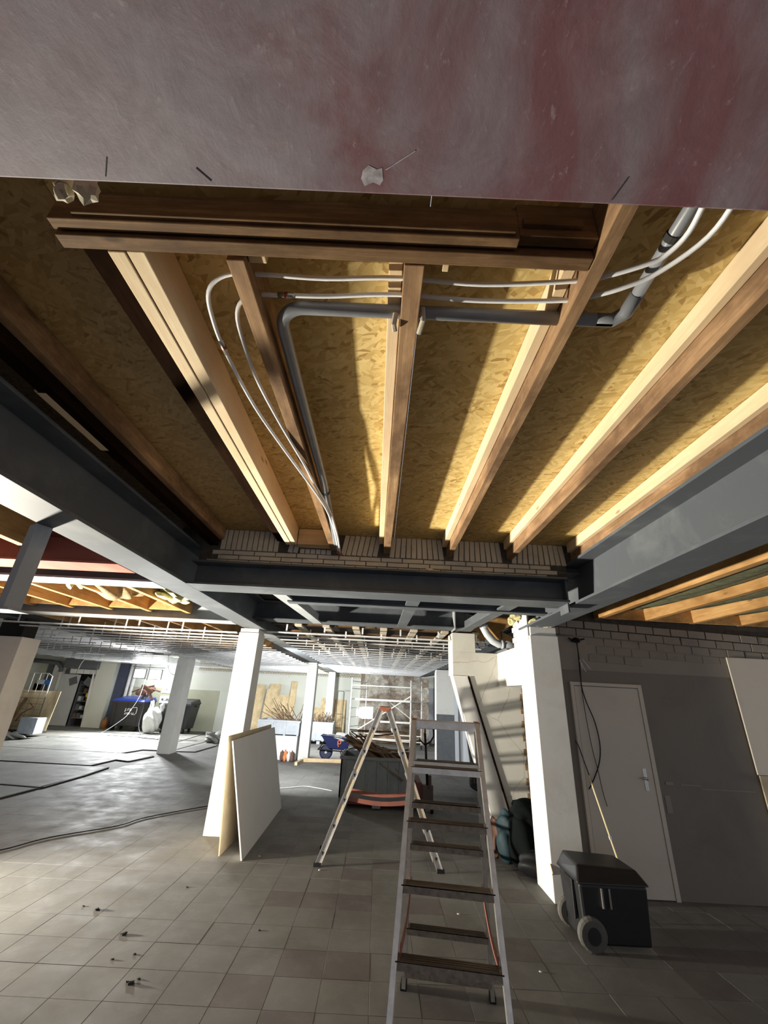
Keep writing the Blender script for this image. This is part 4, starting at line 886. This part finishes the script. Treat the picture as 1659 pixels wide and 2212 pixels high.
obj('frame', MB().tube([(-1.62,13.66,0.27),(-1.30,13.64,0.26),(-0.80,13.64,0.24),(-0.35,13.62,0.42)],0.016,8).tube([(-1.62,14.06,0.27),(-1.30,14.08,0.26),(-0.80,14.08,0.24),(-0.35,14.1,0.42)],0.016,8).tube([(-1.62,13.66,0.27),(-1.62,14.06,0.27)],0.016,8).tube([(-1.60,13.68,0.27),(-1.45,13.66,0.5)],0.014,8), BLACK, wb2)
for y in (13.66, 14.06): obj('leg', MB().tube([(-0.98,y,0.25),(-0.90,y,0.02),(-0.74,y,0.25)],0.013,8).tube([(-0.76,y,0.02),(-0.94,y,0.2)],0.01,6), BLACK, wb2)
single('rubble_heap', MB().blob((-1.0,13.85,0.58),(0.30,0.2,0.07),61,4,0.5), BAGW, 'pale rubble heaped in the blue wheelbarrow', 'rubble')
# wire trolley
wt = thing('wire_trolley', 'tall thin black framed trolley before the back wall plywood', 'trolley', (-1.6, 18.8, 0))
lp = []; xa, xb, yy = -1.62, -1.36, 18.7
obj('frame', MB().tube([(xa,yy,0.1),(xa,yy,1.80),(xa+0.03,yy,1.85),(xb-0.03,yy,1.85),(xb,yy,1.80),(xb,yy,0.1)],0.012,6), BLACK, wt)
obj('cross_bar', MB().tube([(xa,yy,1.0),(xb,yy,1.0)],0.008,6).tube([(xa,yy,0.5),(xb,yy,0.5)],0.008,6), BLACK, wt)
for x in (xa, xb): obj('castor', MB().tube([(x-0.015,yy,0.05),(x+0.015,yy,0.05)],0.05,10), BLACK, wt)
# plywood offcuts
YP = YF-0.25
def sheet(label, x0, y0, x1, y1, Yb=YP, mat=PLY, t=0.02, name='plywood_offcut'):
    """pixel box: top-left x0,y0; bottom-right x1,y1 (bottom on the floor)"""
    a = at(x0, y0, Yb+0.15); b = at(x1, y0, Yb+0.15)
    c = at((x0+x1)/2, y1, Yb)
    dx = 0.0
    return single(name, MB().hexa([(a.x,Yb-0.25,0),(b.x,Yb-0.25,0),(b.x,Yb-0.25+t,0),(a.x,Yb-0.25+t,0)],[(a.x,Yb+0.15,a.z),(b.x,Yb+0.15,a.z),(b.x,Yb+0.15+t,a.z),(a.x,Yb+0.15+t,a.z)]), mat, label, 'board')
sheet('tall plywood sheet beside the thick white column, leftmost of the back wall boards', 550, 1478, 575, 1575)
sheet('plywood sheet with a dark right edge, second from left on the back wall', 577, 1488, 590, 1575, YP-0.04)
sheet('plywood sheet behind the crate sticks, third from left on the back wall', 584, 1477, 608, 1575, YP)
sheet('wide low plywood sheet above the crate sticks', 590, 1500, 640, 1575, YP-0.08)
sheet('tall narrow plank left of the middle white column', 631, 1472, 643, 1560, YP-0.12, OLD if False else PLY, 0.04, 'tall_plank')
sheet('low plywood piece just right of the middle white column', 676, 1528, 695, 1575, YP)
sheet('wide plywood sheet right of the middle white column', 695, 1508, 724, 1575, YP-0.05)
sheet('plywood sheet behind the wire trolley', 724, 1511, 748, 1575, YP)
# scaffold
sc = thing('scaffold_tower', 'white metal scaffold tower before the stripped back wall', 'scaffold', (0.4, 16.9, 0))
n0 = Vector((-0.95,16.7,0)); n1 = Vector((1.24,16.7,0)); f0 = Vector((-0.42,17.9,0)); f1 = Vector((1.72,17.6,0)); ZS = 2.32
SCM = plain('pale_scaffold_tube', (0.74,0.72,0.66), 0.4)
for k, p in enumerate((n0, n1, f0, f1)):
    pl = obj('upright', MB().tube([p+Vector((0,0,0.12)), p+Vector((0,0,ZS))],0.026,8), SCM, sc, smooth=True)
    obj('castor', MB().tube([p+Vector((-0.02,0,0.07)), p+Vector((0.02,0,0.07))],0.07,10), BLACK, pl)
for a, b in ((n0,f0),(n1,f1)):
    for z in (0.35,0.7,1.0,1.3,1.6,1.95,2.2): obj('rung', MB().tube([a+Vector((0,0,z)), b+Vector((0,0,z))],0.016,6), SCM, sc)
for z, a, b, r in ((2.07,n0,n1,.02),(1.60,n0+Vector((.15,0,0)),n1,.038),(0.90,n0+Vector((1.1,0,0)),n1,.035),(0.35,n0,n1,.02),(0.22,f0,f1,.02),(0.42,f0,f1,.02)):
    obj('horizontal_brace', MB().tube([a+Vector((0,-.03,z)), b+Vector((0,-.03,z))],r,8), SCM, sc)
obj('diagonal_brace', MB().tube([n0+Vector((.3,.1,0.60)), n1+Vector((0,.05,1.78))],0.02,8), SCM, sc)
obj('diagonal_brace', MB().tube([f0+Vector((.9,0,1.55)), f0+Vector((1.8,0,0.95))],0.016,8), SCM, sc)
single('white_sign_box', MB().box(-0.55,-0.12,17.0,17.1,0.95,1.36), BAGW, 'pale square box hanging in the scaffold left of the A ladder top', 'box', bevel=0.01)
single('fuse_box', MB().box(-0.75,-0.40,17.3,17.5,0.96,1.33), WHITEP, 'white fuse box with a dark top behind the pale square box', 'box', bevel=0.01)
single('rubble_heap', MB().blob((0.55,19.3,0.12),(1.1,0.38,0.30),70,5,0.25,0.0), SCRAP, 'brown rubble heap at the foot of the stripped wall', 'rubble')

# ================================================================== BACK LEFT
# hung work lights
wk = thing('work_light', 'bright twin work light hanging before the left back wall', 'lamp', (-9.4, 18.45, 1.95))
for x in (-9.75, -9.1):
    hsg = obj('housing', MB().box(x-0.24,x+0.24,18.42,18.50,1.93,2.32), DGREY, wk, bevel=0.01)
    obj('glass', MB().box(x-0.21,x+0.21,18.412,18.42,1.97,2.28), LAMPM, hsg)
obj('cross_arm', MB().tube([(-10.1,18.46,2.38),(-8.8,18.46,2.38)],0.018,8).tube([(-9.42,18.46,2.38),(-9.42,18.46,1.9)],0.018,8), DGREY, wk)
obj('stand_pole', MB().tube([(-9.42,18.46,2.4),(-9.42,18.46,2.95)],0.012,6), DGREY, wk)
cable('cable looping down from the ceiling right of the work light', [(-8.7,18.3,2.9),(-8.6,18.3,2.4),(-8.35,18.3,2.15),(-8.0,18.3,2.3),(-7.75,18.3,2.9)], 0.012)
cable('pale cable dropping from the work light to the floor', [(-9.4,18.3,1.9),(-9.35,18.1,1.3),(-9.45,17.9,0.8),(-9.5,17.6,0.5),(-9.9,17.0,0.03),(-10.2,16.2,0.03),(-10.6,15.4,0.03)], 0.007, CRATEL)
cable('thin dark cable dropping in front of the white sack', [(-9.2,18.3,1.4),(-9.15,18.2,0.8),(-9.0,17.9,0.3),(-8.6,17.4,0.03),(-8.2,16.6,0.03),(-7.4,16.3,0.03)], 0.012)
# waste containers
def container(label, cx, cy, w_, lidm, text=None):
    t = thing('waste_container', label, 'bin', (cx, cy, 0))
    b_ = MB().hexa([(cx-w_/2+.08,cy-.38,.18),(cx+w_/2-.08,cy-.38,.18),(cx+w_/2-.08,cy+.38,.18),(cx-w_/2+.08,cy+.38,.18)],[(cx-w_/2,cy-.48,1.08),(cx+w_/2,cy-.48,1.08),(cx+w_/2,cy+.48,1.08),(cx-w_/2,cy+.48,1.08)])
    body = obj('tub', b_, CASEM, t, bevel=0.02)
    obj('lid', MB().hexa([(cx-w_/2-.03,cy-.52,1.08),(cx+w_/2+.03,cy-.52,1.08),(cx+w_/2+.03,cy+.5,1.08),(cx-w_/2-.03,cy+.5,1.08)],[(cx-w_/2+.04,cy-.44,1.16),(cx+w_/2-.04,cy-.44,1.16),(cx+w_/2-.04,cy+.42,1.26),(cx-w_/2+.04,cy+.42,1.26)]), lidm, t, bevel=0.015)
    obj('rim', MB().box(cx-w_/2-.02,cx+w_/2+.02,cy-.53,cy-.50,1.02,1.08), CASEM, t)
    for sx in (-1,1):
        for sy in (-1,1):
            x = cx+sx*(w_/2-.2); y = cy+sy*.30
            obj('castor', MB().tube([(x-.025,y,.09),(x+.025,y,.09)],.09,12).box(x-.04,x+.04,y-.05,y+.05,.10,.2), BLACK, t)
        obj('lifting_pin', MB().tube([(cx+sx*(w_/2-.02),cy,1.0),(cx+sx*(w_/2+.07),cy,1.0)],.025,8), CASEM, t)
    for k in range(3):
        x = cx-w_/2+.2+k*(w_-.4)/2; obj('rib', MB().hexa([(x-.01,cy-.395,.22),(x+.01,cy-.395,.22),(x+.01,cy-.37,.22),(x-.01,cy-.37,.22)],[(x-.01,cy-.49,1.0),(x+.01,cy-.49,1.0),(x+.01,cy-.46,1.0),(x-.01,cy-.46,1.0)]), CASEM, t)
    return t, body
def text_part(name, s, size, loc, rot, mat, parent, ext=0.002, align='LEFT', mirror=False):
    cu = bpy.data.curves.new(name, 'FONT'); cu.body = s; cu.size = size; cu.extrude = ext; cu.align_x = align; cu.offset = size*0.012
    o = bpy.data.objects.new(name, cu); COL.objects.link(o)
    dg = bpy.context.evaluated_depsgraph_get(); me = bpy.data.meshes.new_from_object(o.evaluated_get(dg))
    bpy.data.objects.remove(o); me.materials.clear(); me.materials.append(mat)
    o2 = bpy.data.objects.new(name, me); COL.objects.link(o2)
    if parent: o2.parent = parent; o2.location = Vector(loc)-org(parent)
    else: o2.location = loc
    o2.rotation_euler = rot; return o2
b1, b1b = container('black waste container with blue lid and white print, under the work light', -9.95, 19.0, 1.3, BLUEL)
tilt = (math.radians(90-6.3), 0, 0)
text_part('print', 'pre', 0.20, (-10.03, 18.545, 0.74), tilt, TXTW, b1b, 0.006)
text_part('print', 'zero', 0.20, (-10.03, 18.563, 0.61), tilt, TXTW, b1b, 0.006)
obj('print_bracket', MB().tube([(-9.72,18.52,0.86),(-9.56,18.52,0.87),(-9.54,18.53,0.80),(-9.56,18.55,0.66),(-9.62,18.56,0.61),(-9.70,18.56,0.61)],0.011,5), TXTW, b1b)
container('black waste container with black lid behind the slender white column', -8.05, 19.0, 1.25, CASEM)
single('white_sack', MB().blob((-8.72,18.25,0.46),(0.34,0.26,0.48),80,5,0.10,0.0).blob((-8.85,18.25,1.0),(0.07,0.1,0.16),81,3,0.2).blob((-8.42,18.25,0.95),(0.07,0.1,0.18),82,3,0.2), BAGW, 'large crumpled white sack between the two black containers', 'sack', smooth=True)
rg = MB().blob((-9.55,18.85,1.48),(0.30,0.12,0.16),83,4,0.4)
rg.bar((-9.62,18.85,1.18),(-9.50,18.85,1.6),0.10,0.05).bar((-9.22,18.85,1.18),(-9.42,18.85,1.5),0.12,0.05).tube([(-10.1,18.85,1.42),(-9.6,18.85,1.62),(-9.25,18.85,1.72)],0.025,6).tube([(-9.4,18.85,1.60),(-8.95,18.85,1.48)],0.03,6)
single('brown_bundle', rg, BROWNR, 'dark brown bundle of straps on the blue-lidded container', 'bundle')
text_part('spray_writing', 'oenis', 0.30, (-8.95, YF-0.02, 1.22), (PI/2,0,0), TXTB, wb, 0.003)
s1 = at(361,1490,YF-0.02); s2 = at(357,1511,YF-0.02)
sp = thing('socket_panel', 'white wall panel with one slot, above the double socket', 'wall socket', tuple(s1))
obj('plate', MB().box(s1.x-.2,s1.x+.2,YF-.05,YF-.012,s1.z-.14,s1.z+.16), WHITEP, sp, bevel=0.005); obj('slot', MB().box(s1.x-.01,s1.x+.02,YF-.055,YF-.05,s1.z-.03,s1.z+.05), DGREY, sp)
sp = thing('socket_panel', 'white wall panel with two round sockets beside the slender column', 'wall socket', tuple(s2))
obj('plate', MB().box(s2.x-.24,s2.x+.24,YF-.05,YF-.012,s2.z-.16,s2.z+.14), WHITEP, sp, bevel=0.005)
for dx in (-.11,.09): obj('socket', MB().tube([(s2.x+dx,YF-.06,s2.z),(s2.x+dx,YF-.05,s2.z)],.045,12), DGREY, sp)
# left back: dark pillar, white pipes, wall stub
structure('trim_1', MB().box(-11.28,-10.92,19.55,19.95,0,2.95), NAVY)
for k, (x, lab) in enumerate(((-10.82, 'left'), (-10.62, 'right'))):
    single('white_downpipe', MB().tube([(x,19.7,0),(x,19.7,2.75)],0.065,12), WHITEP, '%s of two white pipes beside the navy pillar' % lab, 'pipe', smooth=True)
structure('wall_stub', MB().box(-12.05,-11.3,19.3,19.99,0,2.75), WALLG)
obj('rough_edge', MB().blob((-12.1,19.4,1.3),(0.10,0.1,1.35),90,4,0.3,0.0), WHITE, bpy.data.objects['wall_stub'])
single('orange_bottle', MB().tube([(-11.05,19.2,0),(-11.05,19.2,0.30),(-11.05,19.2,0.36),(-11.05,19.2,0.42)],0.1,12,radii=[.10,.10,.04,.035]), plain('amber_plastic',(0.45,0.16,0.04),0.4), 'amber bottle on the floor at the foot of the navy pillar', 'bottle', smooth=True)
# dark opening with shelf unit
op = structure('opening_darkness_panel', MB().box(-13.2,-12.1,19.90,19.98,0,2.2), BLACKM)  # black panel paints the darkness inside the opening
sh = thing('dark_shelving', 'dark shelves with clutter in the opening left of the wall stub', 'shelving', (-12.45,19.6,0))
for z in (0.3,0.62,0.94,1.26,1.58): obj('shelf', MB().box(-12.75,-12.15,19.5,19.88,z,z+0.03), DGREY, sh)
for x in (-12.75,-12.18): obj('upright', MB().box(x,x+0.03,19.5,19.88,0,1.75), DGREY, sh)
for k in range(9):
    z = 0.33+0.32*(k % 4); x = -12.68+0.16*(k//3)
    single('shelf_box', MB().box(x,x+0.13,19.55,19.75,z,z+sr.uniform(.1,.2)), (BROWNR,DGREY,CRATEL)[k%3], 'small box on the dark shelves left of the wall stub', 'box', 'small boxes on the dark shelves')
single('yellow_tag', MB().box(-12.33,-12.20,19.46,19.48,1.13,1.27), plain('yellow_card',(0.8,0.6,0.05),0.6), 'yellow card on the dark shelves', 'card')
gd = structure('door_3', MB().box(-13.55,-12.78,19.4,19.46,0.02,1.98), GREYDOOR, bevel=0.004)
obj('door_handle', MB().box(-13.48,-13.44,19.36,19.4,0.9,1.25), DGREY, gd)
obj('frame_edge', MB().box(-13.68,-13.57,19.38,19.5,0,2.08), WHITE, gd)
for k in range(4): single('white_wall_tile', MB().box(-13.25+k*.29,-12.98+k*.29,19.38,19.4,2.02,2.20), WHITEP, 'white tile in a row above the pale grey door', 'tile', 'white tiles over the pale grey door')
for k, (x, z, r) in enumerate(((-13.0,1.72,0.4),(-12.35,1.72,-0.5))):
    single('grey_notice', MB().bar((x-.16*math.cos(r),19.39,z-.16*math.sin(r)),(x+.16*math.cos(r),19.39,z+.16*math.sin(r)),0.012,0.30), DGREY, ('left','right')[k]+' tilted grey sheet hung on the pale grey door', 'sheet')
single('air_unit', MB().box(-13.4,-12.0,19.1,19.8,2.22,2.62), DGREY, 'dark grey metal air unit above the pale grey door', 'air unit', bevel=0.01)
for k in range(4): single('unit_bracket', MB().box(-13.3+k*.38,-13.22+k*.38,19.2,19.3,2.62,3.0), DGREY, 'short dark bracket holding the air unit to the ceiling', 'bracket', 'brackets above the air unit')
cable('pale conduit curving from the air unit down to the door', [(-12.1,19.0,2.7),(-12.4,19.0,2.66),(-12.6,19.0,2.5),(-12.68,19.0,2.2)], 0.018, PEX)
# wall panels left
structure('trim_2', MB().box(-14.5,-14.28,19.7,19.95,0,2.45), DGREY)
single('white_sheet', MB().box(-14.25,-13.72,19.75,19.8,1.22,2.35), WHITEP, 'white sheet above the black screen, left of the pale grey door', 'sheet')
single('black_screen', MB().box(-14.26,-13.72,19.7,19.8,0.0,1.20), BLACKM, 'black screen left of the pale grey door', 'screen')  # flat black panel of one even colour
obj('brown_dado', MB().box(-15,-14.5,19.93,20,0,1.55), DARKW, wb)
single('round_duct', MB().tube([(-14.9,19.3,2.46),(-14.2,19.3,2.44),(-13.8,19.3,2.40),(-13.62,19.3,2.22),(-13.60,19.3,2.06)],0.09,10), DGREY, 'bent dark duct high on the wall at the far left', 'duct', smooth=True)
for k in range(5): single('light_batten', MB().box(-12.2+k*0.9,-11.4+k*0.9,8.6+k*1.8,8.68+k*1.8,2.53,2.55), WHITEP, 'white slat lying on the grid left of the far left beam', 'slat', 'white slats on the left grid')
# roll container with plywood
rc = thing('roll_container', 'wire roll container with plywood sheets at the left edge', 'roll container', (-11.9, 15.4, 0))
RM = plain('pale_wire_tube', (0.75,0.74,0.68), 0.4)
yy = 15.3
for x in (-12.75, -11.0):
    obj('side_tube', MB().tube([(x,yy,0.15),(x,yy,1.80)],0.014,6), DGREY, rc)
tops = MB().tube([(-12.75,yy,1.2),(-12.75,yy,1.84),(-12.6,yy,1.92),(-11.15,yy,1.92),(-11.0,yy,1.84),(-11.0,yy,1.2)],0.016,6)
obj('top_rail', tops, RM, rc)
for k in range(7): obj('wire', MB().tube([(-12.55+k*.23,yy,1.25),(-12.55+k*.23,yy,1.92)],0.007,5), RM, rc)
gridm = MB()
for k in range(7): gridm.tube([(-12.75,yy-.03,0.30+k*.17),(-11.0,yy-.03,0.30+k*.17)],0.005,4)
for k in range(6): gridm.tube([(-12.55+k*.27,yy-.03,0.2),(-12.55+k*.27,yy-.03,1.35)],0.005,4)
obj('wire_mesh', gridm, DGREY, rc)
obj('base', MB().box(-12.85,-11.0,15.0,15.9,0.10,0.20), BLACKM, rc)
for x in (-12.7,-11.1): obj('castor', MB().tube([(x-.02,15.1,.06),(x+.02,15.1,.06)],.06,10), BLACK, rc)
obj('name_plate', MB().box(-11.42,-11.18,yy-.03,yy-.02,1.58,1.72), WHITEP, rc); obj('blue_plate', MB().box(-11.18,-10.98,yy-.03,yy-.02,1.58,1.72), BLUET, rc)
single('plywood_sheet', MB().hexa([(-13.2,15.42,0.2),(-10.72,15.42,0.2),(-10.72,15.44,0.2),(-13.2,15.44,0.2)],[(-13.2,15.55,1.38),(-10.72,15.55,1.38),(-10.72,15.57,1.38),(-13.2,15.57,1.38)]), PLY, 'large pale plywood sheet standing in the roll container', 'board')
single('brown_batten', MB().bar((-11.95,15.25,0.22),(-11.60,15.3,1.15),0.10,0.03,(0,1,0)), OLD, 'narrow brown batten leaning before the plywood in the roll container', 'batten')
single('green_strap', MB().tube([(-12.45,15.2,1.28),(-12.35,15.2,1.15),(-12.0,15.2,1.02),(-12.15,15.2,0.85),(-12.3,15.2,0.95),(-12.35,15.2,1.12)],0.018,5), plain('green_webbing',(0.03,0.12,0.09),0.8), 'dark green strap looped on the roll container', 'strap')
single('red_strap', MB().tube([(-11.35,15.2,1.0),(-11.2,15.2,0.88),(-11.5,15.2,0.7),(-11.62,15.2,0.45)],0.016,5), REDPT, 'short red strap on the roll container', 'strap')
single('pale_blue_box', MB().box(-11.25,-10.72,14.9,15.3,0.14,0.60), plain('pale_blue_card',(0.55,0.62,0.72),0.6), 'pale blue box beside the roll container', 'box', bevel=0.006)
single('crumpled_plastic', MB().blob((-11.3,14.75,0.09),(0.32,0.2,0.12),95,5,0.5,0.0), BAGW, 'crumpled white plastic on the floor before the pale blue box', 'plastic')
single('rubble_pile', MB().blob((-5.6,16.6,0.12),(0.35,0.4,0.16),96,4,0.35,0.0), SCREED, 'small grey rubble pile behind the thick white column', 'rubble')

# ================================================================== FLOOR CABLES, LITTER
cable('dark cable lying across the floor from the left to the thick white column', [(-4.4,5.35,0.012),(-4.04,5.74,0.012),(-3.85,6.21,0.012),(-3.36,6.79,0.012),(-3.2,7.25,0.012),(-2.65,7.99,0.012),(-2.3,8.4,0.012)], 0.007, name='floor_cable')
cable('thin white cable on the floor behind the leaning white board', [(-1.85,9.6,0.008),(-1.6,9.8,0.008),(-1.36,9.95,0.008),(-1.1,9.85,0.008),(-0.79,9.66,0.008)], 0.007, PEX, name='floor_cable')
for k, (x, y) in enumerate(((210,1966),(267,2019),(290,2062),(282,2125),(180,1958),(242,2073),(404,1917),(300,2115),(560,2010),(990,1975),(1168,2100),(690,1880),(560,1850))):
    c_ = ((x-829.5)/FPX, (y-1106)/FPX, 1.0); d = [sum(WC[i][j]*c_[i] for i in range(3)) for j in range(3)]; kk = -H/d[2]
    sz = 0.018 if k in (0,1,3) else 0.009
    single('floor_debris', MB().blob((d[0]*kk,d[1]*kk,sz*0.3),(sz*1.3,sz,sz*0.5),100+k,2,0.4,0.0), DARKJ if k < 9 else BAGW, 'small crumb of dirt on the tiled floor', 'debris', 'crumbs on the tiled floor')
# flood lamp that lights the near bay (off to the left)
fl_ = thing('flood_lamp', 'portable flood lamp standing on the floor to the left of the near bay', 'lamp', (-5.19, 4.45, 0))
obj('housing', MB().box(-5.25,-5.14,4.30,4.60,0.26,0.48), DGREY, fl_, bevel=0.01)
obj('stand', MB().tube([(-5.34,4.25,0.012),(-5.04,4.25,0.012)],0.012,6).tube([(-5.34,4.65,0.012),(-5.04,4.65,0.012)],0.012,6).tube([(-5.195,4.25,0.012),(-5.195,4.25,0.42),(-5.195,4.65,0.42),(-5.195,4.65,0.012)],0.012,6), BLACK, fl_)
